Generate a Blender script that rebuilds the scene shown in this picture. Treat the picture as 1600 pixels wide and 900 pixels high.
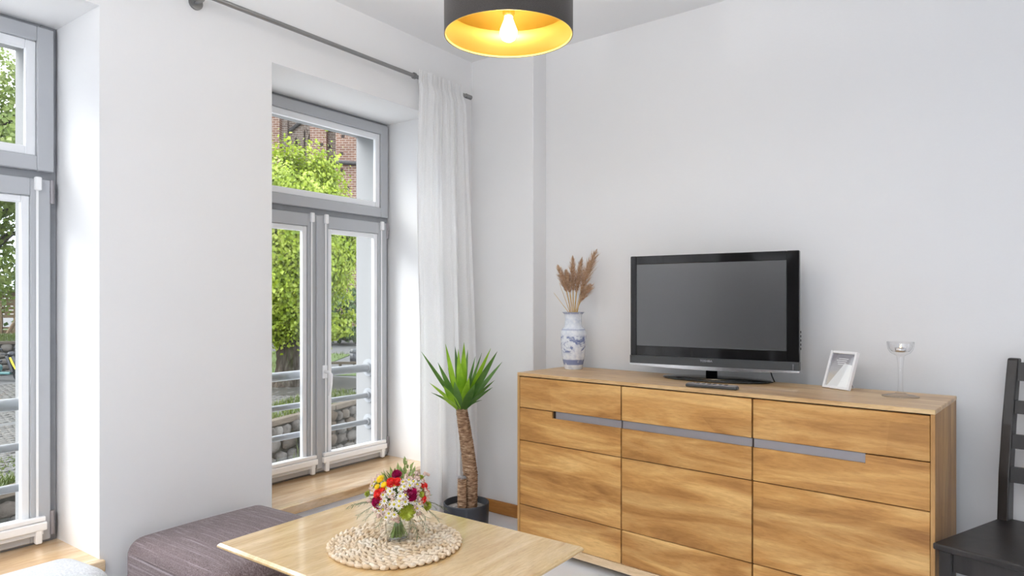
import bpy, bmesh, math, random
from mathutils import Vector, Matrix, Euler
R = random.Random(7)
rad = math.radians
PI = math.pi
for o in list(bpy.data.objects):
    bpy.data.objects.remove(o)
COL = bpy.context.scene.collection
SC = bpy.context.scene

# ------------------------------------------------------------------ camera, sky, sun, exposure
# room axes: x = distance from the window wall into the room, y = 0 at the far corner (camera side negative), z up
CAM_H = 1.245
YAW = rad(35.9)
cy_, sy_ = math.cos(YAW), math.sin(YAW)
CORNER = (-0.245, 4.09)          # far corner of the room measured from the camera (right, ahead)

def at(X, D, z=0.0):
    """point X to the right and D ahead of the viewing position -> room axes"""
    a, b = X - CORNER[0], D - CORNER[1]
    return Vector((a * cy_ - b * sy_, a * sy_ + b * cy_, z))

cam = bpy.data.cameras.new('camera')
cam_o = bpy.data.objects.new('camera', cam)
COL.objects.link(cam_o)
cam.sensor_width = 36.0
cam.lens = 1050.0 / 1600.0 * 36.0
cam.shift_y = 21.5 / 1600.0
cam.clip_start = 0.05
cam.clip_end = 500
cam_o.location = at(0, 0, CAM_H)
cam_o.rotation_euler = (PI / 2, 0, YAW)
SC.camera = cam_o
SC.view_settings.view_transform = 'Standard'
SC.view_settings.look = 'None'
SC.view_settings.gamma = 1.0
SC.view_settings.use_curve_mapping = False
SC.view_settings.exposure = 0.20
SC.cycles.use_denoising = True
SC.cycles.max_bounces = 14
SC.cycles.diffuse_bounces = 7
SC.cycles.glossy_bounces = 5
SC.cycles.transmission_bounces = 8
SC.cycles.transparent_max_bounces = 24
SC.cycles.caustics_reflective = False
SC.cycles.caustics_refractive = False
SC.cycles.sample_clamp_indirect = 6.0

SKY_STRENGTH = 4.2
SUN_STRENGTH = 6.5
world = bpy.data.worlds.new('sky')
SC.world = world
world.use_nodes = True
wt = world.node_tree
wt.nodes.clear()
w_out = wt.nodes.new('ShaderNodeOutputWorld')
w_bg = wt.nodes.new('ShaderNodeBackground')
w_tc = wt.nodes.new('ShaderNodeTexCoord')
w_nz = wt.nodes.new('ShaderNodeTexNoise')
w_rp = wt.nodes.new('ShaderNodeValToRGB')
w_nz.inputs['Scale'].default_value = 3.0
w_nz.inputs['Detail'].default_value = 5.0
w_rp.color_ramp.elements[0].position = 0.40
w_rp.color_ramp.elements[0].color = (0.72, 0.79, 0.92, 1)
w_rp.color_ramp.elements[1].position = 0.62
w_rp.color_ramp.elements[1].color = (0.98, 0.98, 1.0, 1)
wt.links.new(w_tc.outputs['Generated'], w_nz.inputs['Vector'])
wt.links.new(w_nz.outputs['Fac'], w_rp.inputs['Fac'])
wt.links.new(w_rp.outputs['Color'], w_bg.inputs['Color'])
w_bg.inputs['Strength'].default_value = SKY_STRENGTH
wt.links.new(w_bg.outputs[0], w_out.inputs[0])

sun = bpy.data.lights.new('sun', 'SUN')
sun.energy = SUN_STRENGTH
sun.angle = rad(50)
sun.color = (1.0, 0.985, 0.96)
sun_o = bpy.data.objects.new('sun', sun)
COL.objects.link(sun_o)
# hazy sun over the square, beyond the left windows: it enters softly from outside left
sun_o.rotation_euler = Vector((0.50, 0.52, -0.70)).to_track_quat('-Z', 'Y').to_euler()

# daylight portals: they give off no light of their own, they only guide the sampling of the sky through the window openings
for k_p in (0.867, 2.613, 4.359):
    pt_l = bpy.data.lights.new('window_portal', 'AREA')
    pt_l.shape = 'RECTANGLE'; pt_l.size = 0.90; pt_l.size_y = 1.98
    pt_l.cycles.is_portal = True
    pt_o = bpy.data.objects.new('window_portal', pt_l)
    COL.objects.link(pt_o)
    pt_o.location = (-0.57, -k_p, 1.27)
    pt_o.rotation_euler = (PI / 2, 0, -PI / 2)

pt_l = bpy.data.lights.new('window_portal', 'AREA')
pt_l.shape = 'RECTANGLE'; pt_l.size = 2.0; pt_l.size_y = 1.65
pt_l.cycles.is_portal = True
pt_o = bpy.data.objects.new('window_portal', pt_l)
COL.objects.link(pt_o)
pt_o.location = (3.7, -6.46, 1.575)
pt_o.rotation_euler = (PI / 2, 0, 0)

# ------------------------------------------------------------------ helpers
class MB:
    """collects geometry for ONE mesh object"""
    def __init__(s):
        s.v, s.f, s.sm = [], [], []
    def add(s, vs, fs, smooth=False, M=None):
        n = len(s.v)
        s.v += [tuple(M @ Vector(p)) if M is not None else tuple(p) for p in vs]
        s.f += [tuple(i + n for i in f) for f in fs]
        s.sm += [smooth] * len(fs)
        return s
    def bm(s, bm, smooth=False, M=None):
        bm.verts.ensure_lookup_table()
        for i, v in enumerate(bm.verts):
            v.index = i
        s.add([v.co.copy() for v in bm.verts], [[v.index for v in f.verts] for f in bm.faces], smooth, M)
        bm.free()
        return s
    def box(s, x0, y0, z0, x1, y1, z1, bev=0.0, seg=1, M=None):
        x0, x1 = min(x0, x1), max(x0, x1)
        y0, y1 = min(y0, y1), max(y0, y1)
        z0, z1 = min(z0, z1), max(z0, z1)
        if bev <= 0:
            vs = [(x, y, z) for z in (z0, z1) for y in (y0, y1) for x in (x0, x1)]
            fs = [(0, 2, 3, 1), (4, 5, 7, 6), (0, 1, 5, 4), (2, 6, 7, 3), (0, 4, 6, 2), (1, 3, 7, 5)]
            return s.add(vs, fs, False, M)
        b = bmesh.new()
        bmesh.ops.create_cube(b, size=1)
        for v in b.verts:
            v.co = Vector(((x0 + x1) / 2 + v.co.x * (x1 - x0), (y0 + y1) / 2 + v.co.y * (y1 - y0), (z0 + z1) / 2 + v.co.z * (z1 - z0)))
        bmesh.ops.bevel(b, geom=b.edges[:], offset=bev, segments=seg, profile=0.5, affect='EDGES', clamp_overlap=True)
        return s.bm(b, False, M)
    def prism(s, pts, z0, z1, M=None):
        n = len(pts)
        vs = [(x, y, z0) for x, y in pts] + [(x, y, z1) for x, y in pts]
        fs = [tuple(range(n - 1, -1, -1)), tuple(range(n, 2 * n))]
        fs += [(i, (i + 1) % n, (i + 1) % n + n, i + n) for i in range(n)]
        return s.add(vs, fs, False, M)
    def lathe(s, prof, n=32, M=None, smooth=True, cap=False):
        vs, fs = [], []
        for r_, z in prof:
            for k in range(n):
                a = 2 * PI * k / n
                vs.append((r_ * math.cos(a), r_ * math.sin(a), z))
        for i in range(len(prof) - 1):
            for k in range(n):
                a, b = i * n + k, i * n + (k + 1) % n
                fs.append((a, b, b + n, a + n))
        if cap:
            fs.append(tuple(range(n - 1, -1, -1)))
            fs.append(tuple(range((len(prof) - 1) * n, len(prof) * n)))
        return s.add(vs, fs, smooth, M)
    def tube(s, pts, radii, n=10, cap=True, smooth=True, M=None):
        pts = [Vector(p) for p in pts]
        if not isinstance(radii, (list, tuple)):
            radii = [radii] * len(pts)
        vs, fs = [], []
        up = None
        for i, p in enumerate(pts):
            d = (pts[min(i + 1, len(pts) - 1)] - pts[max(i - 1, 0)]).normalized()
            if up is None:
                up = Vector((0, 0, 1)) if abs(d.z) < 0.9 else Vector((1, 0, 0))
            a = d.cross(up).normalized()
            up = a.cross(d).normalized()
            for k in range(n):
                t = 2 * PI * k / n
                vs.append(p + (a * math.cos(t) + up * math.sin(t)) * radii[i])
        for i in range(len(pts) - 1):
            for k in range(n):
                a, b = i * n + k, i * n + (k + 1) % n
                fs.append((a, b, b + n, a + n))
        m = len(s.f)
        s.add(vs, fs, smooth, M)
        if cap:
            s.add(vs[:n], [tuple(range(n - 1, -1, -1))], False, M)
            s.add(vs[-n:], [tuple(range(n))], False, M)
        return s
    def ball(s, c, r_, n=12, m=8, sc=(1, 1, 1), M=None):
        prof = [(max(1e-5, math.sin(PI * i / m)), -math.cos(PI * i / m)) for i in range(m + 1)]
        T = Matrix.Translation(c) @ Matrix.Diagonal((r_ * sc[0], r_ * sc[1], r_ * sc[2], 1))
        return s.lathe(prof, n, T if M is None else M @ T)
    def rbox(s, hx, hy, hz, rd, n=14, fn=None, M=None):
        """soft rounded block; fn may push points about"""
        def par(k):
            t = -1 + 2 * k / n
            return t
        for ax in range(3):
            for sg in (-1, 1):
                vs, fs = [], []
                for i in range(n + 1):
                    for j in range(n + 1):
                        h = (hx, hy, hz)
                        p = [0, 0, 0]
                        p[ax] = sg * h[ax]
                        b1, b2 = (ax + 1) % 3, (ax + 2) % 3
                        # crowd the grid lines into the rounded rim
                        def crowd(k, H):
                            e = 4
                            if k <= e: return -H + rd * (k / e)
                            if k >= n - e: return H - rd * ((n - k) / e)
                            return -H + rd + (2 * H - 2 * rd) * (k - e) / (n - 2 * e)
                        p[b1] = crowd(i, h[b1])
                        p[b2] = crowd(j, h[b2])
                        q = [max(-h[k] + rd, min(h[k] - rd, p[k])) for k in range(3)]
                        d = Vector(p) - Vector(q)
                        if d.length > 1e-9:
                            d = d.normalized() * rd
                        v = Vector(q) + d
                        vs.append(fn(v) if fn else v)
                for i in range(n):
                    for j in range(n):
                        a = i * (n + 1) + j
                        f = (a, a + n + 1, a + n + 2, a + 1)
                        fs.append(f if sg > 0 else f[::-1])
                s.add(vs, fs, True, M)
        return s

def obj(name, mb, mat, parent=None, loc=None, weld=0.0):
    me = bpy.data.meshes.new(name)
    me.from_pydata(mb.v, [], mb.f)
    me.polygons.foreach_set('use_smooth', mb.sm)
    if weld:
        b = bmesh.new(); b.from_mesh(me)
        bmesh.ops.remove_doubles(b, verts=b.verts, dist=weld)
        b.to_mesh(me); b.free()
    me.update()
    if mat:
        me.materials.append(mat)
    o = bpy.data.objects.new(name, me)
    COL.objects.link(o)
    if parent is not None:
        o.parent = parent
    if loc is not None:
        o.location = loc
    return o

def tag(o, label=None, cat=None, group=None, kind=None):
    if label: o['label'] = label
    if cat: o['category'] = cat
    if group: o['group'] = group
    if kind: o['kind'] = kind
    return o

def thing(name, label, cat, loc=(0, 0, 0), rz=0.0, group=None):
    o = bpy.data.objects.new(name, None)
    o.empty_display_size = 0.05
    COL.objects.link(o)
    o.location = loc
    o.rotation_euler = (0, 0, rz)
    return tag(o, label, cat, group)

def struct(name, mb=None, mat=None, label=None, loc=None):
    if mb is None:
        o = bpy.data.objects.new(name, None)
        COL.objects.link(o)
        if loc is not None: o.location = loc
    else:
        o = obj(name, mb, mat, None, loc)
    return tag(o, label, None, None, 'structure')

# ------------------------------------------------------------------ materials
def srgb(r, g, b):
    f = lambda c: (c / 255 / 12.92) if c / 255 <= 0.04045 else ((c / 255 + 0.055) / 1.055) ** 2.4
    return (f(r), f(g), f(b), 1.0)

class NT:
    def __init__(s, name):
        s.m = bpy.data.materials.new(name)
        s.m.use_nodes = True
        s.t = s.m.node_tree
        s.t.nodes.clear()
        s.out = s.n('ShaderNodeOutputMaterial')
    def n(s, typ, **kw):
        nd = s.t.nodes.new(typ)
        for k, v in kw.items():
            if k.startswith('_'):
                setattr(nd, k[1:], v)
            else:
                nd.inputs[k.replace('__', ' ')].default_value = v
        return nd
    def l(s, a, b):
        s.t.links.new(a, b)
    def ramp(s, fac, stops):
        r_ = s.n('ShaderNodeValToRGB')
        e = r_.color_ramp.elements
        while len(e) < len(stops):
            e.new(0.5)
        for k, (p, c) in enumerate(stops):
            e[k].position = p
            e[k].color = c
        s.l(fac, r_.inputs['Fac'])
        return r_.outputs['Color']
    def coords(s, scale=(1, 1, 1), kind='Object', rnd=0.0, rot=(0, 0, 0)):
        tc = s.n('ShaderNodeTexCoord')
        mp = s.n('ShaderNodeMapping')
        mp.inputs['Scale'].default_value = scale
        mp.inputs['Rotation'].default_value = rot
        src = tc.outputs[kind]
        if rnd:
            oi = s.n('ShaderNodeObjectInfo')
            ml = s.n('ShaderNodeVectorMath', _operation='SCALE')
            ml.inputs[0].default_value = (17.3, 9.1, 23.7)
            s.l(oi.outputs['Random'], ml.inputs['Scale'])
            ad = s.n('ShaderNodeVectorMath', _operation='ADD')
            s.l(src, ad.inputs[0]); s.l(ml.outputs[0], ad.inputs[1])
            src = ad.outputs[0]
        s.l(src, mp.inputs['Vector'])
        return mp.outputs['Vector']
    def noise(s, vec, scale=5, detail=4, rough=0.5, dist=0.0):
        nd = s.n('ShaderNodeTexNoise', Scale=scale, Detail=detail, Roughness=rough, Distortion=dist)
        s.l(vec, nd.inputs['Vector'])
        return nd.outputs['Fac']
    def mix(s, a, b, fac, mode='MIX'):
        nd = s.n('ShaderNodeMix', _data_type='RGBA', _blend_type=mode)
        for i, x in ((6, a), (7, b)):
            if isinstance(x, tuple): nd.inputs[i].default_value = x
            else: s.l(x, nd.inputs[i])
        if isinstance(fac, (int, float)): nd.inputs[0].default_value = fac
        else: s.l(fac, nd.inputs[0])
        return nd.outputs[2]
    def bump(s, h, strength=0.2, dist=0.01):
        b = s.n('ShaderNodeBump', Strength=strength, Distance=dist)
        s.l(h, b.inputs['Height'])
        return b.outputs['Normal']
    def bsdf(s, color=None, rough=0.5, metal=0.0, normal=None, spec=0.5, coat=0.0, coat_rough=0.1, emit=None, estr=0.0, sheen=0.0):
        b = s.n('ShaderNodeBsdfPrincipled', Roughness=rough, Metallic=metal)
        b.inputs['Specular IOR Level'].default_value = spec
        b.inputs['Coat Weight'].default_value = coat
        b.inputs['Coat Roughness'].default_value = coat_rough
        b.inputs['Coat IOR'].default_value = 1.65
        b.inputs['Sheen Weight'].default_value = sheen
        if color is not None:
            if isinstance(color, tuple): b.inputs['Base Color'].default_value = color
            else: s.l(color, b.inputs['Base Color'])
        if normal is not None: s.l(normal, b.inputs['Normal'])
        if emit is not None:
            b.inputs['Emission Color'].default_value = emit
            b.inputs['Emission Strength'].default_value = estr
        return b
    def done(s, b):
        s.l(b.outputs[0], s.out.inputs['Surface'])
        return s.m

def plain(name, color, rough=0.5, metal=0.0, var=0.06, scale=20, spec=0.5, coat=0.0, bump=0.0, sheen=0.0):
    t = NT(name)
    f = t.noise(t.coords(), scale, 4)
    lo = tuple(max(0, c * (1 - var)) for c in color[:3]) + (1,)
    hi = tuple(min(1, c * (1 + var)) for c in color[:3]) + (1,)
    c = t.ramp(f, [(0.3, lo), (0.7, hi)])
    nm = t.bump(t.noise(t.coords(), scale * 12, 3), bump, 0.002) if bump else None
    return t.done(t.bsdf(c, rough, metal, nm, spec, coat, sheen=sheen))

def wood(name, dark, mid, light, axis='x', rough=0.4, coat=0.0, grain=1.0, band=0.0, spec=0.4):
    """grain runs along the given local axis"""
    t = NT(name)
    sc = {'x': (1.0, 7.0, 7.0), 'y': (7.0, 1.0, 7.0), 'z': (7.0, 7.0, 1.0)}[axis]
    v = t.coords(sc, 'Object', 1.0)
    a = t.noise(v, 1.6 * grain, 6, 0.55, 1.2)
    fine = t.noise(t.coords(tuple(k * 5 for k in sc), 'Object', 1.0), 3.2 * grain, 5, 0.6, 0.6)
    base = t.ramp(a, [(0.28, dark), (0.47, mid), (0.68, light)])
    shade = t.ramp(fine, [(0.32, (0.80, 0.77, 0.72, 1)), (0.62, (1.0, 1.0, 1.0, 1))])
    c = t.mix(base, shade, 0.75, 'MULTIPLY')
    pores = t.noise(t.coords(tuple(k * 16 for k in sc), 'Object', 1.0), 2.2, 3, 0.6)
    c = t.mix(c, t.ramp(pores, [(0.30, (0.78, 0.72, 0.66, 1)), (0.46, (1.0, 1.0, 1.0, 1))]), 0.55, 'MULTIPLY')
    if band:
        # glued staves: every strip of wood has its own tone
        w = {'x': (0.9, 0.0, band), 'y': (band, 0.9, 0.0), 'z': (0.0, band, 0.7)}[axis]
        vo = t.n('ShaderNodeTexVoronoi', Scale=1.0, Randomness=0.25)
        t.l(t.coords(w, 'Object', 1.0), vo.inputs['Vector'])
        hs = t.n('ShaderNodeSeparateColor')
        t.l(vo.outputs['Color'], hs.inputs[0])
        tone = t.ramp(hs.outputs[0], [(0.0, (0.84, 0.80, 0.75, 1)), (0.5, (0.97, 0.95, 0.92, 1)), (1.0, (1.06, 1.05, 1.0, 1))])
        c = t.mix(c, tone, 0.9, 'MULTIPLY')
    nm = t.bump(fine, 0.08, 0.002)
    return t.done(t.bsdf(c, rough, 0, nm, spec, coat, 0.12))

def thin_glass(name, tint=(0.97, 0.985, 0.98, 1), edge=0.6, refl=1.0, base=0.04):
    t = NT(name)
    tr = t.n('ShaderNodeBsdfTransparent')
    lw = t.n('ShaderNodeLayerWeight', Blend=0.5)
    dk = tuple(c * edge for c in tint[:3]) + (1,)
    t.l(t.ramp(lw.outputs['Facing'], [(0.0, tint), (0.7, tint), (1.0, dk)]), tr.inputs['Color'])
    gl = t.n('ShaderNodeBsdfGlossy', Roughness=0.02)
    pw = t.n('ShaderNodeMath', _operation='POWER'); t.l(lw.outputs['Facing'], pw.inputs[0]); pw.inputs[1].default_value = 5.0
    mu = t.n('ShaderNodeMath', _operation='MULTIPLY_ADD')
    t.l(pw.outputs[0], mu.inputs[0]); mu.inputs[1].default_value = 0.9 * refl; mu.inputs[2].default_value = base * refl
    mx = t.n('ShaderNodeMixShader')
    t.l(mu.outputs[0], mx.inputs[0]); t.l(tr.outputs[0], mx.inputs[1]); t.l(gl.outputs[0], mx.inputs[2])
    return t.done(mx)

def leafy(name, lo, mid, hi, scale=1.0, trans=0.35, rough=0.5):
    t = NT(name)
    f = t.noise(t.coords(), scale, 5, 0.65)
    c = t.ramp(f, [(0.3, lo), (0.5, mid), (0.7, hi)])
    b = t.bsdf(c, rough)
    tl = t.n('ShaderNodeBsdfTranslucent')
    t.l(c, tl.inputs['Color'])
    mx = t.n('ShaderNodeMixShader')
    mx.inputs[0].default_value = trans
    t.l(b.outputs[0], mx.inputs[1]); t.l(tl.outputs[0], mx.inputs[2])
    return t.done(mx)

def wall_paint(name, color, bump=0.15):
    t = NT(name)
    n1 = t.noise(t.coords(), 2.0, 4)
    lo = tuple(c * 0.985 for c in color[:3]) + (1,)
    n2 = t.noise(t.coords(), 90.0, 3)
    return t.done(t.bsdf(t.ramp(n1, [(0.3, lo), (0.7, color)]), 0.85, 0, t.bump(n2, bump, 0.002), 0.2))

def fabric(name, lo, hi, streak=None, streak_axis='x', fine=260, rough=0.95, bump=0.4):
    t = NT(name)
    w = t.noise(t.coords(), fine, 2, 0.6)
    c = t.ramp(w, [(0.3, lo), (0.7, hi)])
    if streak:
        sc = {'x': (2.5, 160, 160), 'y': (160, 2.5, 160), 'z': (160, 160, 2.5)}[streak_axis]
        st = t.noise(t.coords(sc), 1.0, 3, 0.6)
        c = t.mix(c, streak, t.ramp(st, [(0.52, (0, 0, 0, 1)), (0.75, (0.6, 0.6, 0.6, 1))]))
    return t.done(t.bsdf(c, rough, 0, t.bump(w, bump, 0.002), 0.15, sheen=0.15))

M = {}
M['wall'] = wall_paint('white_wall_paint', (0.80, 0.80, 0.806, 1))
M['ceiling'] = wall_paint('white_ceiling_paint', (0.84, 0.84, 0.846, 1), 0.05)
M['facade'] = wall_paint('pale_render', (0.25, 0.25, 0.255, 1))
M['floor'] = plain('grey_smooth_floor', srgb(222, 226, 233), 0.34, var=0.05, scale=4)
M['frame'] = plain('grey_window_paint', srgb(176, 178, 182), 0.42, var=0.02, scale=6)
M['frame_shadow'] = plain('grey_window_shadow', srgb(142, 144, 148), 0.5)  # fixed frame grey darkened to stand for the shadow gap at the reveal
M['bead'] = plain('white_window_bead', srgb(232, 233, 236), 0.35, var=0.01)
M['blind'] = plain('white_blind_plastic', srgb(243, 243, 244), 0.4, var=0.01)
M['pane'] = thin_glass('window_glass', (0.95, 0.965, 0.96, 1), 0.85, 0.8)
M['glass'] = thin_glass('clear_glassware', (0.985, 0.99, 0.99, 1), 0.55, 1.0)
M['water'] = thin_glass('vase_water', (0.97, 0.985, 0.97, 1), 0.8, 0.5, 0.02)
M['steel'] = plain('brushed_steel', srgb(186, 188, 190), 0.32, 1.0, 0.04)
M['rod'] = plain('matt_steel_rod', srgb(150, 150, 150), 0.38, 0.9, 0.04)
M['rail'] = plain('galvanised_rail', srgb(150, 152, 156), 0.5, 0.25, 0.05)
M['handle'] = plain('white_handle_paint', srgb(238, 238, 240), 0.3)
M['strip'] = plain('satin_aluminium', srgb(150, 146, 149), 0.42, 0.35, 0.03)
OAK = (srgb(146, 99, 52), srgb(192, 143, 82), srgb(222, 181, 120))
M['oak_front'] = wood('oak_drawer_wood', *OAK, axis='x', rough=0.42, band=9.0)
M['oak_top_glare'] = wood('oak_top_glare_wood', srgb(186, 146, 98), srgb(210, 174, 126), srgb(228, 200, 156), axis='x', rough=0.32, band=11.0)  # paler than the fronts: glare on the top is mixed into the oak
M['oak_side'] = wood('oak_side_wood', srgb(160, 116, 66), srgb(184, 140, 88), srgb(202, 162, 108), axis='z', rough=0.45, band=14.0)
M['oak_pale'] = wood('oak_pale_wood', srgb(196, 164, 124), srgb(216, 188, 150), srgb(230, 206, 172), axis='x', rough=0.5)
M['oak_gap'] = plain('dark_wood_gap', srgb(46, 30, 18), 0.85)
M['table'] = wood('honey_oak_veneer', srgb(200, 160, 104), srgb(216, 184, 130), srgb(230, 202, 154), axis='y', rough=0.28, coat=1.0, grain=1.5)
M['sill'] = wood('oak_sill_wood', srgb(188, 148, 104), srgb(214, 182, 142), srgb(230, 208, 178), axis='y', rough=0.28, coat=0.8, band=9.0)
M['skirting'] = wood('oak_skirting_wood', srgb(140, 88, 38), srgb(168, 112, 54), srgb(188, 134, 72), axis='x', rough=0.45)
M['black_wood'] = wood('black_brown_stain', srgb(24, 21, 20), srgb(36, 32, 31), srgb(50, 45, 43), axis='z', rough=0.36, spec=0.5)
M['tv_black'] = plain('gloss_black_plastic', srgb(22, 22, 23), 0.06, var=0.0)
M['tv_grey'] = plain('dark_grey_plastic', srgb(62, 64, 66), 0.3, var=0.02)
def screen_mat():
    t = NT('lcd_screen')
    b = t.bsdf(srgb(46, 47, 49), 0.22)
    b.inputs['IOR'].default_value = 2.1
    return t.done(b)
M['tv_screen'] = screen_mat()
M['chrome'] = plain('chrome_trim', srgb(226, 226, 228), 0.18, 1.0, 0.0)
M['logo'] = plain('silver_lettering', srgb(176, 178, 188), 0.4)
M['shade_out'] = fabric('charcoal_lampshade_fabric', srgb(62, 58, 56), srgb(80, 76, 73), None, fine=400, bump=0.1)
M['ottoman'] = fabric('brown_slub_upholstery', srgb(90, 77, 78), srgb(134, 120, 122), srgb(174, 165, 170), 'x')
M['sofa'] = fabric('pale_grey_upholstery', srgb(198, 200, 204), srgb(226, 228, 231), None, fine=180)
M['pot'] = plain('matt_anthracite_pot', srgb(44, 47, 54), 0.5, var=0.06)
M['soil'] = plain('grey_potting_gravel', srgb(150, 146, 144), 0.95, var=0.5, scale=60, bump=0.5)

M['solid_glass'] = thin_glass('stemware_glass', (0.985, 0.986, 0.99, 1), 0.55, 1.0, 0.08)

def gold_mat():
    t = NT('gold_foil_lining')
    b = t.bsdf(srgb(238, 202, 100), 0.36, 0.7, None, 0.5)
    return t.done(b)
M['gold'] = gold_mat()

def emit_mat(name, color, strength):
    t = NT(name)
    e = t.n('ShaderNodeEmission', Strength=strength)
    e.inputs['Color'].default_value = color
    return t.done(e)
M['bulb'] = emit_mat('lit_bulb', (1.0, 0.80, 0.50, 1), 14.0)
M['flame'] = emit_mat('candle_flame', (1.0, 0.62, 0.25, 1), 6.0)

def curtain_mat():
    t = NT('sheer_white_cotton')
    w = t.noise(t.coords((1, 1, 1)), 300, 2)
    c = t.ramp(w, [(0.3, (0.86, 0.86, 0.865, 1)), (0.7, (0.94, 0.94, 0.945, 1))])
    d = t.n('ShaderNodeBsdfDiffuse'); t.l(c, d.inputs['Color'])
    tl = t.n('ShaderNodeBsdfTranslucent'); t.l(c, tl.inputs['Color'])
    tr = t.n('ShaderNodeBsdfTransparent')
    m1 = t.n('ShaderNodeMixShader'); m1.inputs[0].default_value = 0.42
    t.l(d.outputs[0], m1.inputs[1]); t.l(tl.outputs[0], m1.inputs[2])
    m2 = t.n('ShaderNodeMixShader'); m2.inputs[0].default_value = 0.08
    t.l(m1.outputs[0], m2.inputs[1]); t.l(tr.outputs[0], m2.inputs[2])
    return t.done(m2)
M['curtain'] = curtain_mat()

# ------------------------------------------------------------------ room shell
ROOM_Y, ROOM_X, CEIL = -6.2, 5.4, 2.70
WALL_T = 0.56
WIN = [(0.345, 1.389), (2.091, 3.135), (3.837, 4.881)]     # inner reveal edges, measured from the corner
SILL_Z, HEAD_Z = 0.30, 2.302
def P(s, r_, z):
    return Vector((r_, -s, z))
wl = MB()
def wbox(mb, s0, s1, r0, r1, z0, z1):
    mb.box(r0, -s1, z0, r1, -s0, z1)
prev = -0.6
for a, b in WIN:
    wbox(wl, prev, a, -0.41, 0, -0.02, CEIL + 0.15)
    wbox(wl, a, b, -0.41, 0, -0.02, SILL_Z)
    wbox(wl, a, b, -0.41, 0, HEAD_Z, CEIL + 0.15)
    prev = b
wbox(wl, prev, 6.8, -0.41, 0, -0.02, CEIL + 0.15)
struct('wall_left', wl, M['wall'])
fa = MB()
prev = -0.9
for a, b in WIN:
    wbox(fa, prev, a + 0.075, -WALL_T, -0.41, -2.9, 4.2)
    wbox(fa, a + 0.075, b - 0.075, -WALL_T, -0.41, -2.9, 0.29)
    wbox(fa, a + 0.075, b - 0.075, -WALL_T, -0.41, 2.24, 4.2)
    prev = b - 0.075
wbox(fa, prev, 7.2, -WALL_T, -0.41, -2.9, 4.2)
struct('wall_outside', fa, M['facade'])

# back wall, slightly out of square, with the shallow pier in the corner
bdir = Vector((0.9988, -0.0397, 0)).normalized()
bnor = Vector((0.0397, 0.9988, 0)).normalized()
bang = math.atan2(bdir.y, bdir.x)
def bk(t, u, z=0):
    return bdir * t + bnor * u + Vector((0, 0, z))
wb = MB()
Mb = Matrix.Rotation(bang, 4, 'Z')
wb.box(-0.6, 0.126, -0.02, 6.0, 0.45, CEIL + 0.15, M=Mb)
wb.box(-0.3, 0.0, -0.02, 0.4636, 0.13, CEIL + 0.15, bev=0.004, M=Mb)
struct('wall_back', wb, M['wall'])
wr = MB(); wr.box(ROOM_X, ROOM_Y - 0.3, -0.02, ROOM_X + 0.25, 0.4, CEIL + 0.15)
struct('wall_right', wr, M['wall'])
FX0, FX1, FZ0, FZ1 = 2.7, 4.7, 0.75, 2.40  # opening cut for the added rear window
wf = MB()
wf.box(-0.41, ROOM_Y - 0.25, -0.02, FX0, ROOM_Y, CEIL + 0.15); wf.box(FX1, ROOM_Y - 0.25, -0.02, ROOM_X, ROOM_Y, CEIL + 0.15)
wf.box(FX0, ROOM_Y - 0.25, -0.02, FX1, ROOM_Y, FZ0); wf.box(FX0, ROOM_Y - 0.25, FZ1, FX1, ROOM_Y, CEIL + 0.15)
struct('wall_front', wf, M['wall'])
fl = MB(); fl.box(-0.41, ROOM_Y - 0.2, -0.12, ROOM_X + 0.2, 0.4, 0)
struct('floor', fl, M['floor'])
ce = MB(); ce.box(-0.5, ROOM_Y - 0.3, CEIL, ROOM_X + 0.3, 0.6, CEIL + 0.2)
struct('ceiling', ce, M['ceiling'])
sk = MB(); sk.box(0.0, -0.014, 0, 0.4636, 0.0, 0.074, 0.003, M=Mb)
struct('baseboard_back', sk, M['skirting'])
sk = MB(); sk.box(0.478, 0.112, 0, 5.3, 0.126, 0.074, 0.003, M=Mb)
struct('baseboard_rear', sk, M['skirting'])
sk = MB(); sk.box(0, -1.33, 0, 0.014, -0.016, 0.074, 0.003)
struct('baseboard_left', sk, M['skirting'])

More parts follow.
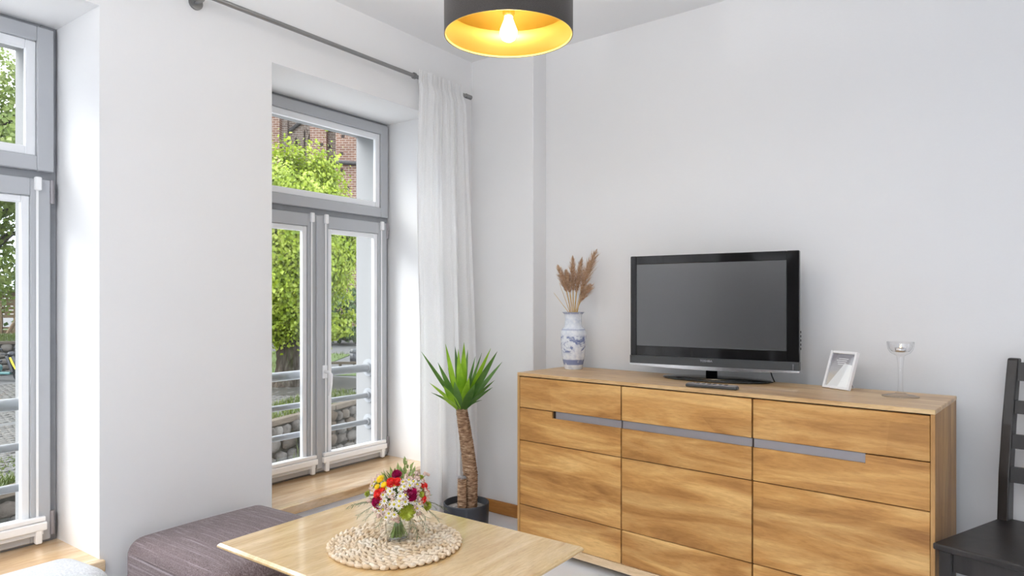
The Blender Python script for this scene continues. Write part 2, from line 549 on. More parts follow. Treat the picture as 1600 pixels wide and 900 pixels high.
# ------------------------------------------------------------------ windows
def make_window(idx, s0, s1):
    """all of a window, looking from the room; s grows to the left"""
    w = struct('window_%d' % idx, None, None, None, (0, 0, 0))
    U = -0.355                     # room face of the fixed frame
    def fr(mb, sa, sb, za, zb, wd, r0, r1, bev=0.003):
        """rectangular frame of member width wd"""
        mb.box(r0, -sa, za, r1, -(sa + wd), zb, bev)
        mb.box(r0, -(sb - wd), za, r1, -sb, zb, bev)
        mb.box(r0, -(sa + wd), za, r1, -(sb - wd), za + wd, bev)
        mb.box(r0, -(sa + wd), zb - wd, r1, -(sb - wd), zb, bev)
    z0, z1, zt = 0.322, 2.302, 1.735
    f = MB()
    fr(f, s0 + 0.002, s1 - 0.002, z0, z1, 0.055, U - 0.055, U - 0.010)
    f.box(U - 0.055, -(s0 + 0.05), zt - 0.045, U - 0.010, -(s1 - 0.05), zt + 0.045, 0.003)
    obj('frame', f, M['frame_shadow'], w)
    # upper light
    f = MB(); fr(f, s0 + 0.018, s1 - 0.018, zt + 0.006, z1 - 0.016, 0.056, U - 0.024, U + 0.012)
    su = obj('upper_sash', f, M['frame'], w)
    f = MB(); fr(f, s0 + 0.074, s1 - 0.074, zt + 0.062, z1 - 0.072, 0.034, U - 0.022, U + 0.0)
    obj('glazing_bead', f, M['bead'], su)
    f = MB(); f.box(U - 0.021, -(s0 + 0.10), zt + 0.09, U - 0.016, -(s1 - 0.10), z1 - 0.10)
    obj('pane', f, M['pane'], su)
    mid = (s0 + s1) / 2
    for side, (a, b) in enumerate(((s0 + 0.03, mid + 0.002), (mid + 0.004, s1 - 0.03))):
        f = MB(); fr(f, a, b, z0 + 0.016, zt - 0.026, 0.066, U - 0.024, U + 0.012)
        sa = obj('casement', f, M['frame'], w)
        f = MB(); fr(f, a + 0.066, b - 0.066, z0 + 0.082, zt - 0.092, 0.027, U - 0.022, U + 0.004)
        obj('glazing_bead', f, M['bead'], sa)
        f = MB(); f.box(U - 0.021, -(a + 0.09), z0 + 0.10, U - 0.016, -(b - 0.09), zt - 0.112)
        obj('pane', f, M['pane'], sa)
        # folded pleated blind, parked at the bottom, with cord and brackets
        f = MB(); f.box(U + 0.013, -(a + 0.018), z0 + 0.060, U + 0.036, -(b - 0.018), z0 + 0.092, 0.005, 2)
        f.box(U + 0.013, -(a + 0.022), z0 + 0.094, U + 0.032, -(b - 0.022), z0 + 0.112, 0.004, 2)
        for k in range(4):
            f.box(U + 0.014, -(a + 0.03), z0 + 0.046 + 0.0035 * k, U + 0.03, -(b - 0.03), z0 + 0.048 + 0.0035 * k)
        bl = obj('pleated_blind', f, M['blind'], w)
        for ss in (a + 0.045, b - 0.045):
            g = MB(); g.box(U + 0.012, -(ss - 0.011), zt - 0.070, U + 0.03, -(ss + 0.011), zt - 0.02, 0.003)
            obj('blind_bracket', g, M['blind'], bl)
            g = MB(); g.box(U + 0.012, -(ss - 0.011), z0 + 0.012, U + 0.034, -(ss + 0.011), z0 + 0.066, 0.003)
            obj('blind_bracket', g, M['blind'], bl)
            g = MB(); g.box(U + 0.0135, -(ss - 0.004), z0 + 0.11, U + 0.016, -(ss + 0.004), zt - 0.06)
            obj('blind_cord', g, M['blind'], bl)
    # cover strip where the casements meet
    f = MB(); f.box(U + 0.012, -(mid - 0.018), z0 + 0.03, U + 0.020, -(mid + 0.020), zt - 0.03, 0.004)
    obj('meeting_strip', f, M['frame'], w)
    # handle on the right casement
    hs, hz_ = mid - 0.034, 0.868
    f = MB(); f.box(U + 0.012, -(hs - 0.016), hz_ - 0.036, U + 0.022, -(hs + 0.016), hz_ + 0.036, 0.005, 2)
    hd = obj('handle', f, M['handle'], w)
    f = MB(); f.tube([P(hs, U + 0.02, hz_), P(hs, U + 0.055, hz_), P(hs - 0.006, U + 0.062, hz_ - 0.012), P(hs - 0.008, U + 0.06, hz_ - 0.06), P(hs - 0.002, U + 0.056, hz_ - 0.125)], [0.009, 0.009, 0.0095, 0.008, 0.007], 10)
    obj('lever', f, M['handle'], hd)
    for ss in (s0 + 0.024, s1 - 0.024):
        for zz in (0.40, 1.665):
            f = MB(); f.tube([P(ss, U + 0.010, zz - 0.045), P(ss, U + 0.010, zz + 0.045)], 0.008, 10)
            f.tube([P(ss, U + 0.010, zz - 0.004), P(ss, U + 0.010, zz + 0.004)], 0.0095, 10)
            obj('hinge', f, M['strip'], w)
    # oak sill board
    f = MB(); f.box(-0.42, -(s0 - 0.0), SILL_Z - 0.003, 0.0, -(s1 + 0.0), SILL_Z + 0.026)
    f.box(0.0, -(s0 - 0.012), SILL_Z - 0.016, 0.022, -(s1 + 0.012), SILL_Z + 0.026, 0.003)
    obj('sill', f, M['sill'], w)
    # guard rails outside, fixed to the outer reveals
    lo, hi = s0 + 0.075, s1 - 0.075
    for zz, rr in ((0.853, 0.024), (0.689, 0.0155), (0.533, 0.0155)):
        f = MB(); f.tube([P(lo, -0.448, zz), P(hi, -0.448, zz)], rr, 14, False)
        g = obj('guard_rail', f, M['rail'], w)
        for e, dr in ((lo, 1), (hi, -1)):
            f = MB(); f.tube([P(e, -0.448, zz), P(e + dr * 0.007, -0.448, zz)], 0.052 if rr > 0.02 else 0.044, 20)
            f.tube([P(e + dr * 0.006, -0.448, zz), P(e + dr * 0.022, -0.448, zz)], rr + 0.008, 16)
            obj('flange', f, M['rail'], g)
    return w
for i, (a, b) in enumerate(WIN):
    make_window(i + 1, a, b)

# added unseen window behind the camera, lets extra daylight onto the back wall
w4 = struct('window_4', None, None, None, (0, 0, 0))
f = MB()
yy0, yy1 = ROOM_Y - 0.20, ROOM_Y - 0.13
f.box(FX0, yy0, FZ0, FX0 + 0.07, yy1, FZ1); f.box(FX1 - 0.07, yy0, FZ0, FX1, yy1, FZ1)
f.box(FX0 + 0.07, yy0, FZ0, FX1 - 0.07, yy1, FZ0 + 0.07); f.box(FX0 + 0.07, yy0, FZ1 - 0.07, FX1 - 0.07, yy1, FZ1)
f.box((FX0 + FX1) / 2 - 0.05, yy0, FZ0 + 0.07, (FX0 + FX1) / 2 + 0.05, yy1, FZ1 - 0.07)
obj('frame', f, M['frame'], w4)
for xa, xb in ((FX0 + 0.07, (FX0 + FX1) / 2 - 0.05), ((FX0 + FX1) / 2 + 0.05, FX1 - 0.07)):
    f = MB(); f.box(xa, yy0 + 0.03, FZ0 + 0.07, xb, yy0 + 0.036, FZ1 - 0.07); obj('pane', f, M['pane'], w4)

# ------------------------------------------------------------------ curtain and rod
RODZ, RODR = 2.455, 0.062
rt = thing('curtain_rod', 'long brushed steel curtain rod on the wall above the windows', 'curtain rod', P(0.09, RODR, RODZ))
o_ = P(0.09, RODR, RODZ)
f = MB(); f.tube([P(0.10, RODR, RODZ) - o_, P(4.95, RODR, RODZ) - o_], 0.0105, 14)
obj('rod', f, M['rod'], rt)
f = MB(); f.tube([P(0.085, RODR, RODZ) - o_, P(0.13, RODR, RODZ) - o_], 0.0135, 14)
obj('end_cap', f, M['rod'], rt)
f = MB(); f.tube([P(0.555, RODR, RODZ) - o_, P(0.567, RODR, RODZ) - o_], 0.017, 16)
obj('collar', f, M['rod'], rt)
for ss in (1.738, 0.185, 3.4, 4.9):
    f = MB(); f.tube([P(ss, 0, RODZ - 0.018) - o_, P(ss, 0.008, RODZ - 0.018) - o_], 0.028, 20)
    f.tube([P(ss, 0.006, RODZ - 0.018) - o_, P(ss, RODR - 0.01, RODZ - 0.018) - o_, P(ss, RODR, RODZ - 0.008) - o_], 0.009, 10)
    obj('bracket', f, M['rod'], rt)

def make_curtain(sh=0.0, ph=0.0):
    mb = MB()
    nS, nZ = 150, 44
    for j in range(nZ + 1):
        q = j / nZ                                   # 0 top .. 1 bottom
        z = 2.492 - q * (2.492 - 0.012)
        open_ = min(1.0, q * 1.7)
        sL = 0.545 + 0.060 * math.sin(min(1, q * 2.2) * PI / 2) - 0.02 * q + 0.004 * math.sin(q * 9)
        sR = 0.195 - 0.07 * min(1, q * 1.3) ** 0.8
        for i in range(nS + 1):
            p = i / nS                               # 0 = right edge, 1 = left edge
            s_ = sR + (sL - sR) * p
            big = math.sin(p * 2 * PI * 3.1 + 0.7 + ph + 0.5 * math.sin(q * 3)) * (0.006 + 0.034 * open_)
            mid_ = math.sin(p * 2 * PI * 9.3 + 1.9 + 1.3 * q) * (0.010 - 0.004 * open_)
            fine = math.sin(p * 2 * PI * 23 + q * 2) * 0.0045 * (1 - 0.85 * open_)
            s_ += 0.010 * math.sin(p * 2 * PI * 3.1 + 2.2) * open_ * math.sin(p * PI)
            # one fold turned over near the left edge of the heading
            if 0.70 < p < 0.84 and q < 0.22:
                fine += 0.012 * math.sin((p - 0.70) / 0.14 * PI) * (1 - q / 0.22)
            r_ = RODR + 0.034 + big * 0.8 + mid_ + fine + 0.02 * q
            if q < 0.035:
                r_ = RODR + 0.024 + (mid_ + fine + big) * 0.45
            mb.v.append(tuple(P(s_ + sh, r_, z)))
    for j in range(nZ):
        for i in range(nS):
            a = j * (nS + 1) + i
            mb.f.append((a, a + 1, a + nS + 2, a + nS + 1)); mb.sm.append(True)
    return mb
def curtain_hem(mbc):
    f = MB()
    nS = 150
    pts = [Vector(mbc.v[j * (nS + 1) + nS]) for j in range(45)]
    f.tube([p + Vector((0.002, 0, 0)) for p in pts], 0.0035, 6)
    return f
for sh, lb in ((0.0, 'sheer white curtain gathered on the rod beside the right window, by the yucca'), (3.60, 'added sheer white curtain out of view at the third window, brightening the television reflection')):  # second curtain is added, a bright patch for the television to mirror
    cu = obj('curtain', make_curtain(sh, sh), M['curtain'])
    tag(cu, lb, 'curtain')
    obj('hem', curtain_hem(make_curtain(sh, sh)), M['curtain'], cu)

# ------------------------------------------------------------------ sideboard
SB = at(0.026, 3.40)
sd = at(0.026 + 0.7553, 3.40 - 0.6553) - SB
SB_A = math.atan2(sd.y, sd.x)
SBM = Matrix.Translation(SB) @ Matrix.Rotation(SB_A, 4, 'Z')
def sb(t, u, z=0.0):
    return SBM @ Vector((t, u, z))
TOPZ = 0.888
st = thing('sideboard', 'long oak sideboard with twelve fronts and a steel grip strip, along the back wall', 'sideboard', SB, SB_A)
LEN, DEP = 1.812, 0.446
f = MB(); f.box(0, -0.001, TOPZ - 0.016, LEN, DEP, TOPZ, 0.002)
obj('top_panel', f, M['oak_top_glare'], st)
for x0 in (0.001, LEN - 0.0145):
    f = MB(); f.box(x0, 0.0, 0.036, x0 + 0.0135, DEP, TOPZ - 0.0162, 0.001)
    obj('side_panel', f, M['oak_side'], st)
f = MB(); f.box(0.0145, 0.0, 0.036, LEN - 0.0145, DEP, 0.072, 0.001)
obj('plinth', f, M['oak_pale'], st)
f = MB(); f.box(0.0145, 0.024, 0.072, LEN - 0.0145, DEP - 0.002, TOPZ - 0.0165)
obj('carcass', f, M['oak_gap'], st)
for x0 in (0.10, LEN - 0.16):
    for y0 in (0.06, DEP - 0.12):
        f = MB(); f.box(x0, y0, 0, x0 + 0.06, y0 + 0.06, 0.036)
        obj('foot', f, M['oak_gap'], st)
cols = [(0.016, 0.606), (0.612, 1.198), (1.204, 1.796)]
rows = [(0.715, 0.8665, 'drawer_front'), (0.551, 0.711, 'drawer_front'), (0.2285, 0.547, 'door_front'), (0.0745, 0.2245, 'drawer_front')]
strips = [(0.222, 0.606), (0.612, 1.198), (1.204, 1.600)]
for ci, (a, b) in enumerate(cols):
    for ri, (z0, z1, nm) in enumerate(rows):
        f = MB()
        if ri != 1:
            f.box(a, 0.002, z0, b, 0.022, z1, 0.0015)
            obj(nm, f, M['oak_front'], st)
        else:
            ga, gb = strips[ci]
            zc = 0.679
            f.box(a, 0.002, z0, b, 0.022, zc, 0.0012)
            if ga > a + 0.01: f.box(a, 0.002, zc - 0.002, ga - 0.001, 0.022, z1, 0.0012)
            if gb < b - 0.01: f.box(gb + 0.001, 0.002, zc - 0.002, b, 0.022, z1, 0.0012)
            d = obj(nm, f, M['oak_front'], st)
            g = MB(); g.box(ga + (0.016 if ci == 0 else 0.001), 0.010, zc, gb, 0.0215, z1 + 0.002, 0.0006)
            h = obj('grip_strip', g, M['strip'], d)
            h['label'] = 'recessed satin metal grip strip'
            if ci == 0:
                g = MB(); g.box(ga, 0.012, zc, ga + 0.016, 0.0215, z1 + 0.002)
                obj('grip_recess', g, M['oak_gap'], d)

# ------------------------------------------------------------------ television
tvL, tvR = at(0.5737, 3.256), at(1.219, 2.851)
tvd = (tvR - tvL); TVW = tvd.length
tv_a = math.atan2(tvd.y, tvd.x)
tvc = (tvL + tvR) / 2
tvt = thing('television', 'black glossy flat television on an oval stand, in the middle of the sideboard', 'television', (tvc.x, tvc.y, TOPZ), tv_a)
hw = TVW / 2
zb, zt_ = 0.064, 0.576              # above the sideboard top
f = MB()
ox0, ox1, oz0, oz1 = -hw, hw, zb + 0.012, zt_
ix0, ix1, iz0, iz1 = -hw + 0.031, hw - 0.052, zb + 0.082, zt_ - 0.040
f.box(ox0, 0, oz0, ix0, 0.030, oz1, 0.003); f.box(ix1, 0, oz0, ox1, 0.030, oz1, 0.003)
f.box(ix0 - 0.001, 0.0004, iz1, ix1 + 0.001, 0.030, oz1 - 0.0004, 0.002); f.box(ix0 - 0.001, 0.0004, oz0, ix1 + 0.001, 0.030, iz0, 0.002)
obj('bezel', f, M['tv_black'], tvt)
f = MB(); f.box(ix0 - 0.002, 0.004, iz0 - 0.002, ix1 + 0.002, 0.026, iz1 + 0.002)
obj('screen', f, M['tv_screen'], tvt)
f = MB()                             # inner edge line of the screen
for (x0, z0, x1, z1) in ((ix0, iz0, ix1, iz0 + 0.002), (ix1 - 0.002, iz0, ix1, iz1)):
    f.box(x0, 0.002, z0, x1, 0.005, z1)
obj('screen_trim', f, M['tv_grey'], tvt)
f = MB()
f.box(-hw + 0.01, 0.030, zb + 0.02, hw - 0.003, 0.046, zt_ - 0.006, 0.004)
f.box(-hw + 0.10, 0.046, zb + 0.05, hw - 0.10, 0.082, zt_ - 0.06, 0.012, 2)
for k in range(5):
    f.box(hw - 0.004, 0.034, 0.15 + k * 0.018, hw + 0.0015, 0.041, 0.16 + k * 0.018)
obj('rear_cover', f, M['tv_black'], tvt)
# curved lower fascia with its bright lip
def fascia(zlo, zhi, y0, y1, bow, n=24, x0=-hw - 0.001, x1=hw + 0.001):
    m = MB(); vs, fs = [], []
    for i in range(n + 1):
        x = x0 + (x1 - x0) * i / n
        k = 1 - (2 * i / n - 1) ** 2
        yb = y0 - 0.012 * k
        vs += [(x, yb, zlo - bow * k), (x, yb, zhi - bow * k * 0.0), (x, y1, zhi), (x, y1, zlo - bow * k)]
    for i in range(n):
        a = 4 * i
        for c in range(4):
            fs.append((a + c, a + (c + 1) % 4, a + 4 + (c + 1) % 4, a + 4 + c))
    fs += [(3, 2, 1, 0), (4 * n, 4 * n + 1, 4 * n + 2, 4 * n + 3)]
    m.add(vs, [q[::-1] for q in fs], False)
    return m
obj('fascia', fascia(zb - 0.001, zb + 0.036, -0.003, 0.03, 0.010), M['tv_grey'], tvt)
obj('lip', fascia(zb - 0.008, zb - 0.0012, -0.005, 0.025, 0.010), M['chrome'], tvt)
f = MB(); f.box(hw - 0.026, -0.0065, zb + 0.002, hw - 0.021, 0.0, zb + 0.026)
obj('end_mark', f, M['chrome'], tvt)
def text(name, body, size, mat, parent, loc, rot, ext=0.0004):
    c = bpy.data.curves.new(name, 'FONT')
    c.body = body; c.size = size; c.extrude = ext
    c.align_x = 'CENTER'; c.align_y = 'CENTER'
    c.materials.append(mat)
    tmp = bpy.data.objects.new(name, c)
    COL.objects.link(tmp)
    bpy.context.view_layer.update()
    me = bpy.data.meshes.new_from_object(tmp.evaluated_get(bpy.context.evaluated_depsgraph_get()))
    bpy.data.objects.remove(tmp)
    o = bpy.data.objects.new(name, me)
    COL.objects.link(o)
    o.parent = parent; o.location = loc; o.rotation_euler = rot
    return o
text('lettering', 'TOSHIBA', 0.0135, M['logo'], tvt, (-0.010, -0.0158, zb + 0.024), (PI / 2, 0, 0))
f = MB(); f.lathe([(0.001, 0.012), (0.021, 0.012), (0.021, 0.16), (0.001, 0.16)], 24, Matrix.Translation((0, 0.038, 0)) @ Matrix.Diagonal((1.25, 0.8, 1, 1)))
obj('neck', f, M['tv_black'], tvt)
f = MB(); f.lathe([(0.001, 0), (0.97, 0), (1.0, 0.004), (0.985, 0.009), (0.5, 0.014), (0.001, 0.015)], 56, Matrix.Translation((0.02, 0.028, 0)) @ Matrix.Diagonal((0.245, 0.118, 1, 1)))
obj('stand_base', f, M['tv_black'], tvt)
f = MB(); f.tube([(0.24, 0.05, 0.11), (0.25, 0.052, 0.07), (0.262, 0.045, 0.03), (0.275, 0.035, 0.006), (0.262, 0.04, 0.003), (0.235, 0.06, 0.003)], 0.003, 8)
obj('cable', f, M['tv_black'], tvt)

# remote control on the foot of the stand
rp0, rp1 = at(1071, 1), None
def px2(x, y, z):
    d = (z - CAM_H) / ((471.5 - y) / 1050.0)
    return at((x - 800) / 1050.0 * d, d, z)
ra, rb = px2(1073, 599, TOPZ + 0.012), px2(1153, 605, TOPZ + 0.012)
rv = rb - ra
rm = thing('remote_control', 'slim silver and black remote control lying against the television stand', 'remote control', ((ra.x + rb.x) / 2, (ra.y + rb.y) / 2, TOPZ), math.atan2(rv.y, rv.x))
L_ = rv.length / 2
f = MB(); f.box(-L_, -0.018, 0.0, L_, 0.018, 0.014, 0.005, 2)
obj('casing', f, M['tv_grey'], rm)
f = MB(); f.box(-L_ + 0.006, -0.017, 0.0125, L_ - 0.004, 0.017, 0.0165, 0.002)
obj('face_plate', f, M['strip'], rm)
for k in range(7):
    f = MB(); f.box(-L_ + 0.02 + k * (2 * L_ - 0.05) / 7, -0.009, 0.0160, -L_ + 0.032 + k * (2 * L_ - 0.05) / 7, 0.009, 0.0182, 0.001)
    obj('button', f, M['tv_black'], rm)

# ------------------------------------------------------------------ blue and white vase with reeds
def vase_mat():
    t = NT('blue_white_porcelain')
    tc = t.n('ShaderNodeTexCoord')
    sp = t.n('ShaderNodeSeparateXYZ'); t.l(tc.outputs['Object'], sp.inputs[0])
    white, blue, mist = srgb(226, 230, 236), srgb(108, 120, 164), srgb(190, 198, 214)
    # painted landscape: soft brushed patches on the belly
    n1 = t.noise(t.coords((1, 1, 1.1)), 15, 5, 0.6, 1.6)
    pt = t.ramp(n1, [(0.49, (0, 0, 0, 1)), (0.56, (1, 1, 1, 1))])
    belly = t.ramp(sp.outputs['Z'], [(0.0, (0, 0, 0, 1)), (0.085, (0, 0, 0, 1)), (0.095, (1, 1, 1, 1)), (0.172, (1, 1, 1, 1)), (0.182, (0, 0, 0, 1))])
    m = t.mix((0, 0, 0, 1), pt, belly)
    n2 = t.noise(t.coords(), 60, 4)
    wash = t.mix(white, mist, t.ramp(n2, [(0.4, (0, 0, 0, 1)), (0.7, (0.8, 0.8, 0.8, 1))]))
    c = t.mix(wash, blue, m)
    bands = t.ramp(sp.outputs['Z'], [(0.0, (0, 0, 0, 1)), (0.024, (0, 0, 0, 1)), (0.026, (.9, .9, .9, 1)), (0.052, (.9, .9, .9, 1)), (0.054, (0, 0, 0, 1)),
                                     (0.206, (0, 0, 0, 1)), (0.208, (.7, .7, .7, 1)), (0.213, (.7, .7, .7, 1)), (0.215, (0, 0, 0, 1)), (0.292, (0, 0, 0, 1)), (0.294, (.7, .7, .7, 1)), (0.302, (.7, .7, .7, 1)), (0.306, (0, 0, 0, 1))])
    key = t.ramp(t.noise(t.coords((1, 1, 0.4)), 46, 2), [(0.36, (0.25, 0.25, 0.25, 1)), (0.44, (1, 1, 1, 1))])
    c = t.mix(c, blue, t.mix((0, 0, 0, 1), bands, key))
    return t.done(t.bsdf(c, 0.12, 0, None, 0.5, 0.4))
M['vase'] = vase_mat()
VP = sb(0.115, 0.325, TOPZ)
vs_t = thing('porcelain_vase', 'blue and white porcelain vase at the left end of the sideboard', 'vase', VP)
kx = 3.575 / 1050
H_ = 0.302
prof_px = [(16.5, 0), (17.0, 1.5), (19, 10), (22, 22), (23.6, 40), (24.2, 52), (23.4, 60), (20.5, 64.5), (17.0, 66.5), (16.2, 70), (15.8, 80), (16.2, 85), (19, 88.2), (21.6, 89.5)]
prof = [(a * kx * 0.83, z / 89.5 * H_) for a, z in prof_px]
inner = [(a - 0.005, z) for a, z in prof[::-1]]
inner = [(max(a, 0.01), max(z, 0.006)) for a, z in inner]
f = MB(); f.lathe([(0.001, 0.0)] + prof + inner + [(0.001, 0.006)], 40)
obj('body', f, M['vase'], vs_t)
M['reed'] = leafy('dry_reed_plume', srgb(186, 150, 120), srgb(212, 182, 152), srgb(232, 210, 186), 90, 0.4, 0.9)
M['reed_stem'] = plain('straw_stem', srgb(204, 168, 108), 0.7, var=0.15, scale=40)
right_v = at(1, 1) - at(0, 1); ahead_v = at(0, 2) - at(0, 1)
# (tip sideways px, tip height px above the rim, lean to the back m, plume start fraction, plume half width px)
plumes = [(-24, 74, 0.03, 0.42, 5.5, 'leftmost dry brown reed plume, leaning left in the porcelain vase'),
          (-13, 66, -0.04, 0.45, 5.0, 'short dry reed plume just right of the leftmost one in the porcelain vase'),
          (-1, 88, 0.0, 0.36, 5.5, 'upright dark dry reed plume in the middle of the porcelain vase'),
          (15, 86, 0.05, 0.34, 5.5, 'pale dry reed plume right of the upright one in the porcelain vase'),
          (36, 97, -0.01, 0.30, 8.0, 'tallest dry reed plume, leaning right out of the porcelain vase'),
          (26, 42, -0.05, 0.35, 6.5, 'low bushy dry reed plume drooping right over the porcelain rim')]
def plume(tx, tz, lean, fs_, wid, label):
    base = VP + Vector((R.uniform(-.01, .01), R.uniform(-.01, .01), 0.02))
    tip = VP + right_v * tx * kx + ahead_v * lean + Vector((0, 0, H_ + tz * kx))
    mid = VP + right_v * tx * kx * 0.16 + ahead_v * lean * 0.16 + Vector((0, 0, H_))
    def pt(q):
        # quadratic through rim point
        if q < 0.45:
            return base.lerp(mid, q / 0.45)
        a = (q - 0.45) / 0.55
        c = mid.lerp(tip, a)
        return c + right_v * (math.sin(a * PI) * (-0.10 * tx * kx))
    t_ = thing('reed_plume', label, 'dried reed', base, 0, 'dried reeds in the porcelain vase')
    f = MB(); f.tube([pt(k / 12) - base for k in range(13)], [0.0028] * 9 + [0.0022, 0.0016, 0.001, 0.0006], 6)
    obj('stem', f, M['reed_stem'], t_)
    f = MB()
    q0 = 0.45 + 0.55 * fs_
    for k in range(620):
        q = q0 + (1 - q0) * (k / 620)
        p = pt(q) - base
        d = (pt(min(1, q + 0.02)) - pt(q - 0.02)).normalized()
        a = R.uniform(0, 2 * PI)
        e = d.orthogonal().normalized(); g = d.cross(e)
        e = e * math.cos(a) + g * math.sin(a)
        rel = (q - q0) / (1 - q0)
        w = 1.7 * wid * kx * (math.sin(min(1, rel * 1.25 + 0.12) * PI * 0.9) ** 0.7 if rel < 0.72 else max(0.1, (1 - rel) * 2.6)) * R.uniform(0.3, 1.15)
        tip_ = p + e * w + d * w * R.uniform(0.7, 1.9)
        g2 = d.cross(e).normalized() * 0.0021
        f.add([p, p.lerp(tip_, .55) + g2, tip_, p.lerp(tip_, .55) - g2], [(0, 1, 2, 3)])
    obj('plume', f, M['reed'], t_)
for a in plumes:
    plume(*a)
for (tx, tz, ln) in ((-22, 46, 0.0), (-30, 30, 0.02), (6, 40, 0.03), (-8, 44, -0.02), (12, 38, -0.03)):
    base = VP + Vector((0, 0, 0.02))
    tip = right_v * tx * kx + ahead_v * ln + Vector((0, 0, H_ + tz * kx - 0.02))
    f = MB(); f.tube([Vector((0, 0, 0)), tip * 0.0 + Vector((tip.x * .25, tip.y * .25, H_ - 0.02)), tip], [0.0022, 0.002, 0.0008], 6)
    o = obj('dry_stalk', f, M['reed_stem'], None, base)
    tag(o, 'thin bare straw stalk among the reed plumes in the porcelain vase', 'dried stalk', 'bare stalks in the porcelain vase')

# ------------------------------------------------------------------ picture frame
def print_mat():
    t = NT('framed_print')
    tc = t.n('ShaderNodeTexCoord')
    sp = t.n('ShaderNodeSeparateXYZ'); t.l(tc.outputs['Object'], sp.inputs[0])
    g = t.n('ShaderNodeMapRange'); t.l(sp.outputs['Z'], g.inputs['Value'])
    g.inputs['From Min'].default_value = 0.012; g.inputs['From Max'].default_value = 0.150
    n = t.noise(t.coords((1, 1, 3)), 30, 4)
    a = t.n('ShaderNodeMath', _operation='MULTIPLY_ADD'); t.l(n, a.inputs[0]); a.inputs[1].default_value = 0.35; 
    t.l(g.outputs[0], a.inputs[2])
    c = t.ramp(a.outputs[0], [(0.15, srgb(214, 206, 198)), (0.45, srgb(206, 196, 184)), (0.62, srgb(190, 188, 190)), (0.9, srgb(170, 166, 172)), (1.15, srgb(150, 146, 154))])
    return t.done(t.bsdf(c, 0.5))
M['print'] = print_mat()
M['white_frame'] = plain('white_lacquer', srgb(240, 240, 242), 0.3, var=0.0)
M['plain_white'] = plain('plain_white_tone', srgb(247, 247, 248), 0.5, var=0.0)
pl0, pr0 = px2(1286, 605, TOPZ), px2(1327, 611, TOPZ)
pv = pr0 - pl0
pw = pv.length
pf = thing('picture_frame', 'small white picture frame leaning back beside the candle holder', 'picture frame', pl0.lerp(pr0, .5), math.atan2(pv.y, pv.x))
tilt = Matrix.Rotation(rad(-19), 4, 'X')
f = MB(); h2 = pw / 2; PH = 0.160; bw = 0.0105
f.box(-h2, -0.008, 0, -h2 + bw, 0.008, PH, 0.001, M=tilt); f.box(h2 - bw, -0.008, 0, h2, 0.008, PH, 0.001, M=tilt)
f.box(-h2 + bw, -0.008, 0, h2 - bw, 0.008, bw, 0.001, M=tilt); f.box(-h2 + bw, -0.008, PH - bw, h2 - bw, 0.008, PH, 0.001, M=tilt)
obj('frame', f, M['white_frame'], pf)
f = MB(); f.box(-h2 + bw - 0.001, -0.0005, bw - 0.001, h2 - bw + 0.001, 0.0055, PH - bw + 0.001, M=tilt)
pr_ = obj('print', f, M['print'], pf)
f = MB()
f.add([(-h2 + bw + 0.006, -0.0008, bw), (h2 - bw, -0.0008, bw), (h2 - bw, -0.0008, 0.104), (0.012, -0.0008, 0.110)], [(0, 1, 2, 3)], False, tilt)
obj('white_peak', f, M['plain_white'], pr_)  # plain white shape over the lower part of the picture
f = MB()
for k, (x0, x1) in enumerate(((-0.022, 0.026), (-0.03, 0.02), (-0.024, 0.018), (-0.02, 0.012))):
    f.add([(x0, -0.0009, 0.128 - k * 0.008), (x1, -0.0009, 0.128 - k * 0.008), (x1, -0.0009, 0.1305 - k * 0.008), (x0, -0.0009, 0.1305 - k * 0.008)], [(0, 1, 2, 3)], False, tilt)
obj('text_lines', f, M['plain_white'], pr_)
f = MB(); f.box(-h2 + bw - 0.001, -0.0045, bw - 0.001, h2 - bw + 0.001, -0.0032, PH - bw + 0.001, M=tilt)
obj('glass', f, M['glass'], pf)
f = MB(); f.box(-0.012, 0.02, 0.0, 0.012, 0.085, 0.003, M=Matrix.Rotation(rad(0), 4, 'X'))
f.add([(-0.015, 0.036, 0.08), (0.015, 0.036, 0.08), (0.015, 0.085, 0.0), (-0.015, 0.085, 0.0), (-0.015, 0.039, 0.08), (0.015, 0.039, 0.08), (0.015, 0.088, 0.0), (-0.015, 0.088, 0.0)],
      [(0, 1, 2, 3), (7, 6, 5, 4), (0, 4, 5, 1), (1, 5, 6, 2), (2, 6, 7, 3), (3, 7, 4, 0)])
obj('easel_back', f, M['white_frame'], pf)

# ------------------------------------------------------------------ glass candle holder
CP = px2(1407, 619.5, TOPZ)
ct = thing('candle_holder', 'clear glass candle holder on a tall stem at the right end of the sideboard', 'candle holder', CP)
prof = [(0.001, 0.0), (0.062, 0.0), (0.063, 0.002), (0.05, 0.005), (0.022, 0.010), (0.010, 0.018), (0.0085, 0.03), (0.008, 0.08), (0.0095, 0.125), (0.0125, 0.145), (0.0125, 0.152), (0.018, 0.156),
        (0.034, 0.165), (0.042, 0.178), (0.0455, 0.196), (0.046, 0.206), (0.043, 0.206), (0.042, 0.196), (0.038, 0.181), (0.03, 0.170), (0.001, 0.166)]
f = MB(); f.lathe(prof, 40)
obj('glass_body', f, M['solid_glass'], ct)
tl = thing('tealight', 'lit tealight candle inside the tall glass holder', 'candle', CP + Vector((0, 0, 0.168)))
f = MB(); f.lathe([(0.001, 0), (0.019, 0), (0.0195, 0.016), (0.0185, 0.016), (0.0182, 0.012), (0.001, 0.0115)], 28)
obj('cup', f, M['chrome'], tl)
M['wax'] = plain('white_wax', srgb(244, 236, 222), 0.5, var=0.02)
f = MB(); f.lathe([(0.001, 0.002), (0.018, 0.002), (0.018, 0.0125), (0.001, 0.012)], 24)
obj('wax', f, M['wax'], tl)
f = MB(); f.tube([(0, 0, 0.012), (0, 0, 0.018)], 0.0008, 6)
obj('wick', f, M['tv_black'], tl)
